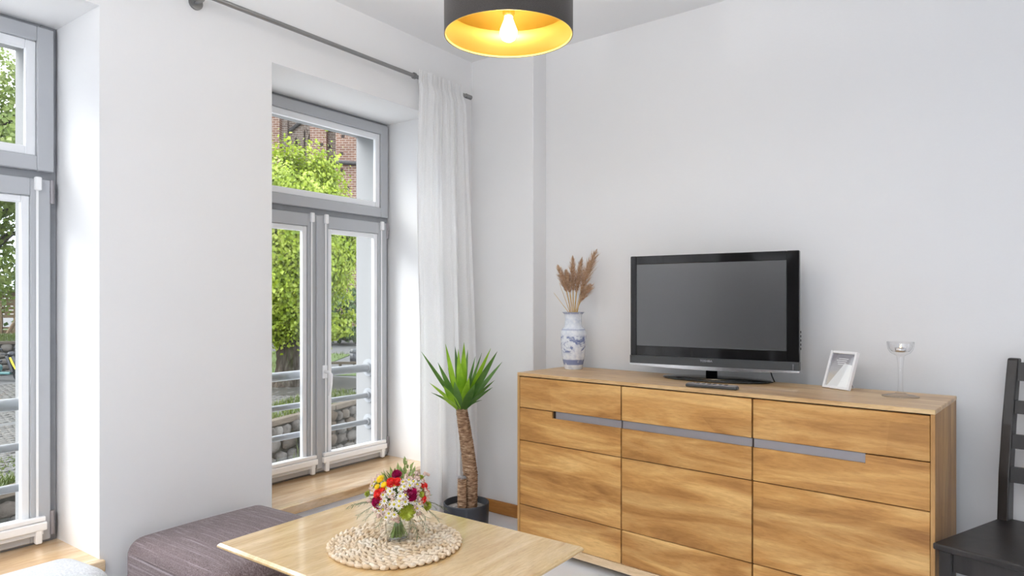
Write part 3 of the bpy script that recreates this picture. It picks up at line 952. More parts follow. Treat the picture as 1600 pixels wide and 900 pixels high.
f = MB(); f.lathe([(0.0005, 0.015), (0.0022, 0.0165), (0.0026, 0.019), (0.0014, 0.023), (0.0003, 0.026)], 12)
obj('flame', f, M['flame'], tl)

# ------------------------------------------------------------------ pendant lamp
LX, LD, LZ, LR = -0.012, 2.34, 2.172, 0.224
LP = at(LX, LD, CEIL)
lt = thing('pendant_lamp', 'black drum pendant lamp with a gold inside and a lit bulb, hanging from the ceiling', 'lamp', LP)
zz = LZ - CEIL
SH = 0.25
tl_ax = (right_v).normalized()
TILT = Matrix.Translation((0, 0, zz + SH)) @ Matrix.Rotation(rad(1.2), 4, tl_ax) @ Matrix.Translation((0, 0, -zz - SH))
f = MB(); f.lathe([(LR, zz), (LR, zz + SH), (LR - 0.0012, zz + SH), (LR - 0.0012, zz + 0.0005), (LR, zz)], 72, TILT)
obj('shade', f, M['shade_out'], lt)
f = MB(); f.lathe([(LR - 0.0016, zz + SH - 0.001), (LR - 0.0016, zz + 0.001), (LR - 0.0034, zz + 0.0005), (LR - 0.0034, zz + SH - 0.001), (LR - 0.0016, zz + SH - 0.001)], 72, TILT)
obj('gold_lining', f, M['gold'], lt)
f = MB(); f.lathe([(0.02, zz + 0.100), (LR - 0.004, zz + 0.100), (LR - 0.004, zz + 0.103), (0.02, zz + 0.103)], 72, TILT)
obj('reflector_disc', f, M['gold'], lt)
f = MB(); f.lathe([(LR - 0.0036, zz + 0.0075), (LR - 0.0050, zz + 0.0070), (LR - 0.0050, zz + 0.0008), (LR - 0.0036, zz + 0.0004)], 72, TILT)
obj('rim', f, plain('pale_gold_rim', srgb(250, 226, 140), 0.4), lt)
f = MB(); f.lathe([(0.001, zz + 0.125), (0.021, zz + 0.125), (0.021, zz + 0.075), (0.017, zz + 0.068), (0.001, zz + 0.068)], 28, TILT)
obj('socket', f, M['gold'], lt)
f = MB(); f.lathe([(0.001, zz + 0.078), (0.0135, zz + 0.078), (0.0145, zz + 0.060), (0.022, zz + 0.040), (0.030, zz + 0.020), (0.030, zz + 0.005), (0.022, zz - 0.012), (0.010, zz - 0.019), (0.001, zz - 0.020)], 28, TILT)
obj('bulb', f, M['bulb'], lt)
f = MB(); f.tube([(0, 0, zz + 0.12), (0, 0, -0.02)], 0.004, 8)
obj('cord', f, M['tv_black'], lt)
f = MB(); f.lathe([(0.001, -0.03), (0.055, -0.03), (0.06, -0.02), (0.06, 0.0), (0.001, 0.0)], 32)
obj('ceiling_rose', f, M['tv_black'], lt)
pl_ = bpy.data.lights.new('bulb_light', 'POINT')
pl_.energy = 4.0; pl_.color = (1.0, 0.86, 0.62); pl_.shadow_soft_size = 0.045
plo = bpy.data.objects.new('bulb_light', pl_); COL.objects.link(plo)
plo.parent = lt; plo.location = (0, 0, zz - 0.072)

pu_ = bpy.data.lights.new('ceiling_fill_up', 'POINT')          # added point light above the disc, brightens the ceiling; no bulb there
pu_.energy = 13; pu_.color = (1.0, 0.96, 0.90); pu_.shadow_soft_size = 0.06
puo = bpy.data.objects.new('ceiling_fill_up', pu_); COL.objects.link(puo)
puo.parent = lt; puo.location = (0.05, 0, zz + 0.22)

# added unseen fill light, shaped as a flush ceiling lamp behind the camera
def ceiling_fill(x, y, label, watts, size=0.55):
    c = thing('ceiling_fill_lamp', label, 'lamp', (x, y, CEIL))
    f = MB(); f.lathe([(0.001, 0), (size * 0.5, 0), (size * 0.5, -0.05), (size * 0.5 - 0.008, -0.05), (size * 0.5 - 0.008, -0.012), (0.001, -0.012)], 40)
    obj('housing', f, M['white_frame'], c)
    l = bpy.data.lights.new('ceiling_fill_glow', 'AREA')
    l.shape = 'DISK'; l.size = size * 0.94; l.energy = watts; l.color = (0.96, 0.98, 1.0)
    o = bpy.data.objects.new('ceiling_fill_glow', l); COL.objects.link(o)
    o.parent = c; o.location = (0, 0, -0.045)
ceiling_fill(2.1, -4.9, 'added round white ceiling fill light, out of view in the rear of the room', 40, 0.9)

# added unseen wardrobe behind the camera, a dark mass for the television to mirror
wd = thing('wardrobe', 'added black-brown two-door wardrobe out of view behind the camera, darkening the television reflection', 'wardrobe', (1.25, ROOM_Y + 0.31, 0))
f = MB(); f.box(-0.75, -0.30, 0.02, 0.75, 0.27, 2.15, 0.003); obj('body', f, M['black_wood'], wd)
for sx in (-1, 1):
    f = MB(); f.box(sx * 0.004, 0.271, 0.05, sx * 0.745, 0.29, 2.14, 0.003); d_ = obj('door', f, M['black_wood'], wd)
    f = MB(); f.tube([(sx * 0.05, 0.31, 0.95), (sx * 0.05, 0.31, 1.15)], 0.007, 8); obj('handle', f, M['chrome'], d_)

# added unseen lamp behind the camera, fills the room by way of the ceiling
ut = thing('fill_uplighter', 'added white fill uplighter out of view behind the camera, near the window wall', 'lamp', (1.25, -4.55, 0))
f = MB(); f.lathe([(0.001, 0), (0.15, 0), (0.155, 0.012), (0.14, 0.025), (0.001, 0.03)], 32); obj('base', f, M['white_frame'], ut)
f = MB(); f.tube([(0, 0, 0.025), (0, 0, 1.62)], 0.014, 12); obj('pole', f, M['white_frame'], ut)
f = MB(); f.lathe([(0.02, 1.60), (0.12, 1.64), (0.21, 1.74), (0.215, 1.745), (0.12, 1.655), (0.001, 1.62)], 36); obj('bowl', f, M['white_frame'], ut)
ul = bpy.data.lights.new('fill_uplight', 'AREA'); ul.shape = 'DISK'; ul.size = 0.34; ul.energy = 105; ul.color = (0.99, 0.99, 1.0)
uo = bpy.data.objects.new('fill_uplight', ul); COL.objects.link(uo); uo.parent = ut; uo.location = (0, 0, 1.72); uo.rotation_euler = (PI, 0, 0)

# ------------------------------------------------------------------ coffee table
TZ = 0.52
tb = thing('coffee_table', 'low honey oak coffee table with a chamfered edge, in the middle of the room', 'table', (1.148, -1.742, 0))
hx_, hy_ = (1.601 - 0.695) / 2, (2.054 - 1.430) / 2
f = MB()
def ring(hx, hy, z): return [(-hx, -hy, z), (hx, -hy, z), (hx, hy, z), (-hx, hy, z)]
vs = ring(hx_ - 0.02, hy_ - 0.02, TZ - 0.028) + ring(hx_, hy_, TZ - 0.012) + ring(hx_, hy_, TZ - 0.007) + ring(hx_ - 0.007, hy_ - 0.007, TZ)
fs = [(3, 2, 1, 0), (12, 13, 14, 15)]
for k in range(3):
    for i in range(4):
        a, b = 4 * k + i, 4 * k + (i + 1) % 4
        fs.append((a, b, b + 4, a + 4))
f.add(vs, fs)
obj('tabletop', f, M['table'], tb)
f = MB()
ax_, ay_ = hx_ - 0.20, hy_ - 0.16
f.box(-ax_, -ay_, TZ - 0.10, ax_, -ay_ + 0.02, TZ - 0.028); f.box(-ax_, ay_ - 0.02, TZ - 0.10, ax_, ay_, TZ - 0.028)
f.box(-ax_, -ay_ + 0.02, TZ - 0.10, -ax_ + 0.02, ay_ - 0.02, TZ - 0.028); f.box(ax_ - 0.02, -ay_ + 0.02, TZ - 0.10, ax_, ay_ - 0.02, TZ - 0.028)
obj('apron', f, M['table'], tb)
for sx in (-1, 1):
    for sy in (-1, 1):
        f = MB(); f.box(sx * ax_ - 0.03, sy * ay_ - 0.03, 0, sx * ax_ + 0.03, sy * ay_ + 0.03, TZ - 0.0285, 0.004)
        obj('leg', f, M['table'], tb)

# woven mat
MC = at(-0.348, 2.005, TZ)
mt = thing('woven_placemat', 'round braided natural straw mat on the coffee table', 'placemat', MC)
def straw_mat():
    t = NT('braided_straw')
    vo = t.n('ShaderNodeTexVoronoi', Scale=38.0); t.l(t.coords(), vo.inputs['Vector'])
    sp = t.n('ShaderNodeSeparateColor'); t.l(vo.outputs['Color'], sp.inputs[0])
    c = t.ramp(sp.outputs[0], [(0.0, srgb(206, 182, 150)), (0.5, srgb(222, 204, 180)), (1.0, srgb(232, 220, 202))])
    fb = t.noise(t.coords(), 420, 3)
    c = t.mix(c, t.ramp(fb, [(0.35, (0.82, 0.79, 0.74, 1)), (0.6, (1, 1, 1, 1))]), 0.5, 'MULTIPLY')
    return t.done(t.bsdf(c, 0.75, 0, t.bump(fb, 0.3, 0.002), 0.3))
M['straw'] = straw_mat()
f = MB(); f.lathe([(0.001, 0.001), (0.188, 0.001), (0.190, 0.004), (0.188, 0.006), (0.001, 0.006)], 48)
obj('backing', f, plain('straw_shadow', srgb(120, 92, 60), 0.9), mt)
for k in range(9):
    rr = 0.012 + k * 0.0218
    n = max(3, int(2 * PI * rr / 0.024))
    f = MB()
    ph = R.uniform(0, 6)
    for i in range(n):
        for sd_ in (-1, 1):
            a = ph + 2 * PI * (i + (0.25 if sd_ > 0 else -0.25)) / n
            c = Vector(((rr + sd_ * 0.0048) * math.cos(a), (rr + sd_ * 0.0048) * math.sin(a), 0.0072 + 0.0012 * R.uniform(-1, 1)))
            T = Matrix.Translation(c) @ Matrix.Rotation(a + PI / 2 + sd_ * 0.52, 4, 'Z') @ Matrix.Rotation(0.16, 4, 'Y') @ Matrix.Diagonal((0.0142 * R.uniform(.92, 1.08), 0.0064, 0.0066 * R.uniform(.9, 1.1), 1))
            f.ball((0, 0, 0), 1, 8, 5, M=T)
    obj('braid_coil', f, M['straw'], mt)

# ------------------------------------------------------------------ bouquet in a glass vase
BZ = TZ + 0.0125
BV = at(-0.343, 2.02, BZ)
gv = thing('glass_vase', 'small clear glass vase of flowers standing on the straw mat', 'vase', BV)
prof = [(0.001, 0.0), (0.030, 0.0), (0.034, 0.003), (0.0365, 0.02), (0.0385, 0.045), (0.036, 0.070), (0.027, 0.092), (0.0235, 0.102), (0.0245, 0.112), (0.0235, 0.112), (0.0222, 0.102), (0.0255, 0.092), (0.0342, 0.070), (0.0368, 0.045), (0.0350, 0.02), (0.030, 0.007), (0.001, 0.006)]
f = MB(); f.lathe(prof, 36)
obj('body', f, M['glass'], gv)
f = MB(); f.lathe([(0.001, 0.0065), (0.0295, 0.0075), (0.0345, 0.02), (0.0363, 0.045), (0.0337, 0.070), (0.0255, 0.090), (0.001, 0.090)], 32)
obj('water', f, M['water'], gv)
kb = 2.02 / 1050
M['stem'] = plain('flower_stem', srgb(134, 160, 80), 0.55, var=0.25, scale=60)
M['daisy'] = leafy('white_daisy_petal', srgb(226, 214, 206), srgb(240, 234, 226), srgb(248, 246, 242), 60, 0.25)
M['daisy_eye'] = plain('daisy_eye', srgb(188, 176, 44), 0.8, var=0.2, scale=200)
M['rose_dark'] = leafy('crimson_petal', srgb(120, 6, 56), srgb(158, 12, 76), srgb(190, 30, 104), 90, 0.2)
M['rose_red'] = leafy('coral_red_petal', srgb(206, 34, 36), srgb(230, 58, 52), srgb(244, 104, 92), 70, 0.2)
M['yellow'] = leafy('yellow_petal', srgb(232, 190, 16), srgb(244, 214, 24), srgb(250, 232, 70), 80, 0.25)
M['lime'] = leafy('lime_petal', srgb(142, 154, 44), srgb(168, 178, 62), srgb(192, 200, 96), 90, 0.25)
M['pinkish'] = leafy('blush_petal', srgb(206, 172, 156), srgb(222, 194, 180), srgb(236, 216, 206), 90, 0.25)
M['sprig'] = plain('grey_green_sprig', srgb(104, 114, 82), 0.6, var=0.25, scale=40)
M['leaf_small'] = leafy('bud_green', srgb(112, 130, 70), srgb(142, 158, 92), srgb(170, 184, 120), 60, 0.3)
up_v = Vector((0, 0, 1))
BC = Vector((0, 0, 0)) + right_v * (6 * kb) + Vector((0, 0, 0.135))       # centre of the dome, from the vase foot
def head_pos(x, y, back=False, push=1.0):
    """photo position of a bloom -> point on the dome of flowers"""
    dx = (x - 629) * kb
    dz = (768 - y) * kb * 1.0
    q = min(1.0, (dx / 0.100) ** 2 + (dz / 0.092) ** 2)
    dep = 0.095 * math.sqrt(1 - q * 0.98)
    v = right_v * dx + up_v * dz + ahead_v * (dep if back else -dep) * push
    return BC + v, (v + Vector((0, 0, 0.03))).normalized()
def stem_to(parent, head, nrm):
    ang = math.atan2(head.y, head.x) + PI + R.uniform(-.5, .5)
    foot = Vector((0.031 * math.cos(ang) * R.uniform(.3, 1), 0.031 * math.sin(ang) * R.uniform(.3, 1), 0.010))
    neck = Vector((head.x * 0.13, head.y * 0.13, 0.098))
    if Vector((neck.x, neck.y)).length > 0.018:
        k = 0.018 / Vector((neck.x, neck.y)).length
        neck.x *= k; neck.y *= k
    pts = []
    for i in range(4): pts.append(foot.lerp(neck, i / 3))
    top = head - nrm * 0.004
    for i in range(1, 4):
        t = i / 3
        pts.append(neck.lerp(neck + Vector((0, 0, 0.03)), 1).lerp(top, t) if t < 1 else top)
    f = MB(); f.tube([p - head for p in pts], 0.0012, 5)
    return obj('stem', f, M['stem'], parent)
def orient(n):
    return n.to_track_quat('Z', 'Y').to_matrix().to_4x4()
def petal_ring(f, n, r0, r1, w, lift, curl, T, z=0.0, jit=0.0):
    for k in range(n):
        a = 2 * PI * k / n + R.uniform(-jit, jit)
        Q = T @ Matrix.Rotation(a, 4, 'Z')
        f.add([(r0, -w * .35, z), (r0, w * .35, z), (r0 + (r1 - r0) * .6, w * .55, z + lift * .7), (r1, w * .25, z + lift + curl), (r1, -w * .25, z + lift + curl), (r0 + (r1 - r0) * .6, -w * .55, z + lift * .7)], [(0, 5, 2, 1), (5, 4, 3, 2)], True, Q)
GRP = 'flowers in the glass vase'
def flower(name, label, cat, x, y, petals, mat, eye=None, back=False, push=1.0, group=None):
    h, n = head_pos(x, y, back, push)
    t_ = thing(name, label, cat, BV + h, 0, group)
    f = MB(); petals(f, orient(n))
    obj('petals', f, mat, t_)
    if eye:
        g = MB(); eye[1](g, orient(n)); obj('eye', g, eye[0], t_)
    stem_to(t_, h, n)
    return t_
def daisy_p(f, T):
    petal_ring(f, 10, 0.0028, 0.0112, 0.0036, 0.001, 0.0004, T @ Matrix.Rotation(R.uniform(0, 3), 4, 'Z'), 0, 0.08)
def daisy_e(f, T):
    f.ball((0, 0, 0.001), 0.0038, 10, 6, (1, 1, 0.7), M=T)
def rose_p(rad_):
    def p(f, T):
        for k, (n, r1, z, lf) in enumerate(((7, 1.0, -0.35, 0.15), (6, 0.85, -0.2, 0.35), (5, 0.66, -0.05, 0.5), (4, 0.45, 0.05, 0.55), (3, 0.26, 0.12, 0.55))):
            for i in range(n):
                a = 2 * PI * i / n + k * 0.7
                Q = T @ Matrix.Rotation(a, 4, 'Z')
                r_, ww, zz_ = r1 * rad_, 1.35 * r1 * rad_ * PI / n * 1.3, z * rad_
                h_ = lf * rad_
                vs = [(r_ * .35, -ww * .5, zz_ - .1 * rad_), (r_ * .35, ww * .5, zz_ - .1 * rad_), (r_ * .92, ww * .62, zz_ + h_ * .55), (r_ * 1.04, ww * .35, zz_ + h_), (r_ * 1.06, 0, zz_ + h_ * 1.08), (r_ * 1.04, -ww * .35, zz_ + h_), (r_ * .92, -ww * .62, zz_ + h_ * .55), (r_ * .8, 0, zz_ + h_ * .45)]
                f.add(vs, [(0, 7, 2, 1), (0, 6, 7), (7, 6, 5, 4), (7, 4, 3, 2)], False, Q)
        f.ball((0, 0, -.1 * rad_), rad_ * 0.5, 12, 8, M=T)
    return p
def mum_p(rad_, rings=6):
    def p(f, T):
        for k in range(rings):
            q = 1 - k / rings
            petal_ring(f, int(8 + 16 * q), rad_ * q * .25, rad_ * (0.35 + 0.65 * q), rad_ * .16, rad_ * (0.10 + 0.28 * (1 - q)), rad_ * .12, T, rad_ * .10 * k, 0.1)
        f.ball((0, 0, rad_ * .05), rad_ * .62, 14, 8, (1, 1, .55), M=T)
    return p
for x, y, r_, c, lb in ((626, 729, .0145, 'rose_dark', 'topmost crimson rose of the bouquet'), (599, 768, .020, 'rose_dark', 'large crimson rose low on the left of the bouquet'),
                        (650, 755, .021, 'rose_dark', 'large crimson bloom right of centre in the bouquet'), (668, 748, .011, 'rose_red', 'small red rose at the right rim of the bouquet, upper one'),
                        (667, 766, .012, 'rose_red', 'small red rose at the right rim of the bouquet, lower one'), (619, 739, .015, 'rose_red', 'red rose just under the topmost crimson one'),
                        (629, 738, .013, 'rose_red', 'red rose right beside another under the topmost crimson one'), (601, 757, .018, 'rose_red', 'red rose above the large crimson one on the left'),
                        (608, 750, .011, 'rose_red', 'small red rose between the yellow blooms and the daisies')):
    flower('rose', lb, 'flower', x, y, rose_p(r_), M[c], group='roses in the bouquet')
for x, y, r_, lb in ((602, 738, .0145, 'large yellow bloom at the upper left of the bouquet'), (609, 744, .011, 'small yellow bloom right of the larger yellow one'), (598, 748, .010, 'small yellow bloom under the larger yellow one')):
    flower('yellow_flower', lb, 'flower', x, y, mum_p(r_, 4), M['yellow'], group='yellow flowers in the bouquet')
for x, y, r_, lb in ((644, 782, .0250, 'big lime green chrysanthemum at the front of the bouquet'), (671, 778, .016, 'lime green chrysanthemum at the lower right rim of the bouquet'),
                     (664, 759, .010, 'small lime green bloom by the red roses on the right'), (662, 737, .009, 'small lime bloom at the upper right of the bouquet'), (581, 763, .012, 'pale lime bloom at the far left of the bouquet')):
    flower('chrysanthemum', lb, 'flower', x, y, mum_p(r_), M['lime'], push=1.0, group='lime chrysanthemums in the bouquet')
DL = 'small white daisy with a yellow eye in the bouquet'
dz = [(608, 757), (616, 756), (623, 755), (634, 749), (625, 744), (634, 757), (625, 764), (634, 765), (642, 766), (627, 770), (633, 770), (618, 771), (609, 778), (633, 777), (627, 784), (601, 783), (617, 783),
      (640, 745), (648, 743), (657, 745), (653, 740), (645, 737), (638, 738), (655, 768), (662, 772), (659, 779), (612, 765), (604, 770), (613, 748), (620, 750), (596, 777), (588, 750), (592, 744), (621, 790), (612, 790), (590, 756), (643, 757), (650, 765), (665, 741), (606, 745)]
for x, y in dz:
    flower('daisy', DL, 'flower', x + R.uniform(-1, 1), y + R.uniform(-1, 1), daisy_p, M['daisy'], (M['daisy_eye'], daisy_e), push=R.uniform(.9, 1.06), group='white daisies in the bouquet')
def puff_p(f, T):
    for k in range(9):
        a = R.uniform(0, 6.3); q = R.uniform(0, .008)
        f.ball((q * math.cos(a), q * math.sin(a), R.uniform(-.003, .004)), R.uniform(.0028, .0046), 7, 5, M=T)
for x, y in [(613, 785), (606, 788), (623, 793), (616, 777), (599, 776), (640, 740), (652, 745), (659, 751), (645, 749), (587, 747), (594, 753), (588, 742), (630, 790), (610, 772), (636, 772), (656, 736), (648, 736), (663, 765), (666, 742), (670, 755), (672, 768), (668, 775), (661, 746), (655, 731), (641, 733), (663, 770), (672, 761), (586, 754), (590, 741), (597, 735), (584, 768), (592, 785), (600, 791), (655, 778), (660, 788), (628, 797), (636, 760), (622, 760), (604, 779), (650, 750), (645, 763), (657, 758), (668, 736)]:
    flower('waxflower', 'cluster of tiny blush pink blossoms between the daisies of the bouquet', 'flower', x, y, puff_p, M['pinkish'], push=0.97, group='blush blossoms in the bouquet')
for k in range(24):      # the far side of the bouquet
    a = R.uniform(0, 6.28); q = math.sqrt(R.random())
    x, y = 629 + 40 * q * math.cos(a), 766 + 24 * q * math.sin(a)
    if k % 6 == 0:
        flower('rose', 'rose on the window side of the bouquet', 'flower', x, y, rose_p(.015), M['rose_red'], back=True, group='roses at the back of the bouquet')
    else:
        flower('daisy', DL, 'flower', x, y, daisy_p, M['daisy'], (M['daisy_eye'], daisy_e), back=True, group='white daisies in the bouquet')
# green filler under the blooms
f = MB()
for k in range(150):
    a = R.uniform(0, 6.28); e = R.uniform(-.3, 1.2)
    d = Vector((math.cos(a) * math.cos(e), math.sin(a) * math.cos(e), math.sin(e)))
    p = BC + d * R.uniform(.04, .085)
    q = orient((d + Vector((R.uniform(-.5, .5), R.uniform(-.5, .5), .2))).normalized())
    f.add([(-.004, 0, -.014), (.006, 0.002, -.004), (0, 0.001, .018), (-.006, 0.002, -.004)], [(0, 1, 2, 3)], True, Matrix.Translation(p) @ q)
    if k % 3 == 0:
        f.tube([Vector((R.uniform(-.012, .012), R.uniform(-.012, .012), 0.10)), p * .6 + Vector((0, 0, .05)), p], .0011, 4, False)
fo = obj('bouquet_greenery', f, M['leaf_small'], None, BV)
tag(fo, 'small green leaves filling the inside of the bouquet', 'foliage', None, 'stuff')
for (x, y) in ((640, 724), (646, 727), (635, 721)):
    h, n = head_pos(x, y)
    f = MB()
    for k in range(5):
        dd = Vector((R.uniform(-.25, .25), R.uniform(-.25, .25), 1)).normalized()
        Q = Matrix.Translation(dd * .004 * k) @ orient((dd + right_v * R.uniform(-.6, .6)).normalized())
        f.add([(0, -.0035, .002), (.001, 0, 0), (0, .0035, .002), (0, 0, .014)], [(0, 1, 3), (1, 2, 3)], True, Q)
    t_ = thing('bud_sprig', 'pale green bud sprig rising at the top of the bouquet', 'sprig', BV + h, 0, 'bud sprigs in the bouquet')
    obj('buds', f, M['leaf_small'], t_)
    stem_to(t_, h, n)
# feathery sprigs hanging out over the table
sprigs = [(560, 782, -0.05), (548, 790, -.01), (568, 796, -.06), (580, 800, -.07), (590, 806, -.02), (600, 808, -.08), (668, 800, -.05), (686, 806, -.03), (672, 812, -.08), (660, 822, -.09), (678, 796, .02), (652, 806, -.1), (694, 800, 0.03), (575, 790, .05)]
for x, y, dp in sprigs:
    tip = right_v * (x - 622) * kb + ahead_v * dp + Vector((0, 0, (843 - y) * kb))
    a0 = Vector((tip.x * .12, tip.y * .12, 0.108))
    ctl = Vector((tip.x * .5, tip.y * .5, 0.125))
    pts = [a0 * (1 - t) ** 2 + ctl * 2 * t * (1 - t) + tip * t * t for t in [i / 9 for i in range(10)]]
    pts = [Vector((a0.x * -1.0, a0.y * -1.0, 0.012))] + pts
    t_ = thing('fern_sprig', 'thin feathery grey-green sprig drooping from the bouquet over the mat', 'sprig', BV, 0, 'feathery sprigs in the bouquet')
    f = MB(); f.tube(pts, [.0011] * 8 + [.0007, .0006, .0004], 5)
    obj('stem', f, M['sprig'], t_)
    f = MB()
    for i in range(4, 11):
        for k in range(4):
            p = pts[i].lerp(pts[min(i + 1, 10)], k / 4)
            d = (pts[i] - pts[i - 1]).normalized()
            e = d.cross(Vector((0, 0, 1))).normalized() * (1 if k % 2 else -1)
            tp = p + (e * .8 + d * .9 + Vector((0, 0, R.uniform(-.7, .2)))).normalized() * R.uniform(.012, .022)
            w = d * .0010
            f.add([p - w, p + w, p.lerp(tp, .6) + w * 1.2, tp, p.lerp(tp, .6) - w * 1.2], [(0, 1, 2, 3, 4)])
    obj('needles', f, M['sprig'], t_)

# ------------------------------------------------------------------ ottoman and sofa
OX, OY = 0.345, -1.748
ot = thing('ottoman', 'dark brown woven ottoman against the wall between the windows', 'ottoman', (OX, OY, 0))
def crown(v):
    k = max(0, 1 - (v.x / .30) ** 2) * max(0, 1 - (v.y / .30) ** 2)
    if v.z > 0.05: v = v + Vector((0, 0, 0.022 * k))
    return v
f = MB(); f.rbox(0.312, 0.284, 0.165, 0.06, 18, crown, Matrix.Translation((0, 0, 0.228)))
ou = obj('upholstery', f, M['ottoman'], ot, weld=1e-4)
f = MB()
for zz_ in (0.372,):
    c = []
    for k in range(60):
        a = 2 * PI * k / 60
        ca, sa = math.cos(a), math.sin(a)
        e = 0.22
        x = math.copysign(abs(ca) ** e, ca) * 0.3105; y = math.copysign(abs(sa) ** e, sa) * 0.2825
        c.append(Vector((x, y, zz_ - 0.022)))
    c.append(c[0])
    f.tube(c, 0.003, 6, False)
obj('piping', f, M['ottoman'], ou)
for sx in (-1, 1):
    for sy in (-1, 1):
        f = MB(); f.lathe([(0.001, 0), (0.016, 0), (0.022, 0.062), (0.001, 0.064)], 14, Matrix.Translation((sx * .24, sy * .23, 0)))
        obj('foot', f, M['tv_black'], ot)

so = thing('sofa', 'pale grey fabric sofa in front of the left window', 'sofa', (0.53, -3.20, 0))
def puff(hx, hz, amt):
    def fn(v):
        k = max(0, 1 - (v.x / hx) ** 2) * max(0, 1 - (v.z / hz) ** 2)
        return v + Vector((0, math.copysign(amt * k, v.y) if abs(v.y) > .02 else 0, 0))
    return fn
f = MB(); f.rbox(0.36, 0.905, 0.10, 0.03, 12, None, Matrix.Translation((0.13, 0, 0.17)))
obj('base', f, M['sofa'], so, weld=1e-4)
for yy in (-0.455, 0.455):
    f = MB(); f.rbox(0.20, 0.44, 0.06, 0.045, 12, None, Matrix.Translation((0.31, yy, 0.332)))
    obj('seat_cushion', f, M['sofa'], so, weld=1e-4)
    f = MB(); f.rbox(0.14, 0.445, 0.150, 0.07, 14, None, Matrix.Translation((-0.03, yy, 0.362)) @ Matrix.Rotation(rad(-4), 4, 'Y'))
    b_ = obj('back_cushion', f, M['sofa'], so, weld=1e-4)
for yy in (-0.8, 0.8):
    for xx in (-0.15, 0.42):
        f = MB(); f.box(xx - .025, yy - .025, 0, xx + .025, yy + .025, 0.071)
        obj('foot', f, M['tv_black'], so)

# ------------------------------------------------------------------ yucca
YP = at(-0.237, 3.49)
yt = thing('potted_yucca', 'yucca with a bare trunk in a black pot in the corner by the curtain', 'potted plant', YP)
f = MB(); f.lathe([(0.001, 0), (0.106, 0), (0.110, 0.004), (0.1185, 0.200), (0.118, 0.206), (0.115, 0.208), (0.111, 0.204), (0.109, 0.150), (0.001, 0.150)], 48)
obj('pot', f, M['pot'], yt)
f = MB()
n_ = 20
for i in range(n_):
    for j in range(4):
        pass
f.lathe([(0.001, 0.180), (0.05, 0.182), (0.09, 0.178), (0.1095, 0.174), (0.1095, 0.150)], 36)
obj('soil', f, M['soil'], yt)
ky = 3.49 / 1050
def bark_mat():
    t = NT('yucca_bark')
    n1 = t.noise(t.coords((1, 1, 3.5)), 34, 5, 0.6)
    c = t.ramp(n1, [(0.28, srgb(84, 62, 46)), (0.46, srgb(138, 108, 84)), (0.62, srgb(180, 152, 124)), (0.76, srgb(222, 206, 186))])
    return t.done(t.bsdf(c, 0.9, 0, t.bump(n1, 0.6, 0.006), 0.2))
M['bark'] = bark_mat()
def ring_trunk(pts, radii, seed, n=18, per=0.010):
    rr = random.Random(seed)
    L = [0]
    for i in range(1, len(pts)): L.append(L[-1] + (pts[i] - pts[i - 1]).length)
    steps = int(L[-1] / (per / 3))
    mp, mr = [], []
    for k in range(steps + 1):
        d = L[-1] * k / steps
        i = 0
        while i < len(L) - 2 and L[i + 1] < d: i += 1
        t = (d - L[i]) / (L[i + 1] - L[i])
        mp.append(pts[i].lerp(pts[i + 1], t))
        b = radii[i] * (1 - t) + radii[i + 1] * t
        mr.append(b * (1 + 0.05 * ((k % 3) - 1) + rr.uniform(-.015, .015)))
    f = MB(); f.tube(mp, mr, n)
    f.v = [tuple(Vector(v) + Vector((rr.uniform(-.0012, .0012), rr.uniform(-.0012, .0012), rr.uniform(-.0018, .0018)))) for v in f.v[:]]
    return f
def yv(x, y, dp=0.0):
    """offsets of the plant seen from the room"""
    d = 3.49 + dp
    return right_v * ((x - 800) / 1050 * d - (-0.237)) + ahead_v * dp + Vector((0, 0, CAM_H - (y - 471.5) / 1050 * d))
tp = [yv(734, 795) , yv(735, 770), yv(735, 740), yv(731, 705), yv(726, 670), yv(722, 645), yv(721, 636)]
tp[0] = Vector((tp[1].x, tp[1].y, 0.17))
obj('trunk', ring_trunk(tp, [.036, .0365, .037, .035, .033, .030, .029], 3), M['bark'], yt)
sp_ = [yv(722, 795, -.05), yv(722, 765, -.045), yv(722, 746, -.04)]
sp_[0].z = 0.17
o = obj('side_stump', ring_trunk(sp_, [.0235, .024, .0225], 5), M['bark'], yt)
f = MB(); f.lathe([(0.001, 0.006), (0.019, 0.006), (0.0225, 0.0), (0.0225, -0.012)], 16, Matrix.Translation(sp_[2]))
o2 = obj('cut_top', f, plain('grey_cut_wood', srgb(132, 132, 136), 0.8, var=0.2, scale=60), yt)
o2['label'] = 'grey sawn-off top of the side stump'
def yucca_leaf_mat(name, lo, hi):
    t = NT(name)
    n1 = t.noise(t.coords((1, 1, 1)), 9, 3, 0.5)
    c = t.ramp(n1, [(0.35, lo), (0.65, hi)])
    b = t.bsdf(c, 0.32, 0, None, 0.5)
    tl_ = t.n('ShaderNodeBsdfTranslucent'); t.l(c, tl_.inputs['Color'])
    mx = t.n('ShaderNodeMixShader'); mx.inputs[0].default_value = 0.3
    t.l(b.outputs[0], mx.inputs[1]); t.l(tl_.outputs[0], mx.inputs[2])
    return t.done(mx)
M['yleaf'] = yucca_leaf_mat('yucca_leaf_fresh', srgb(112, 158, 28), srgb(166, 206, 58))
M['yleaf_dark'] = yucca_leaf_mat('yucca_leaf_deep', srgb(64, 104, 42), srgb(104, 146, 64))
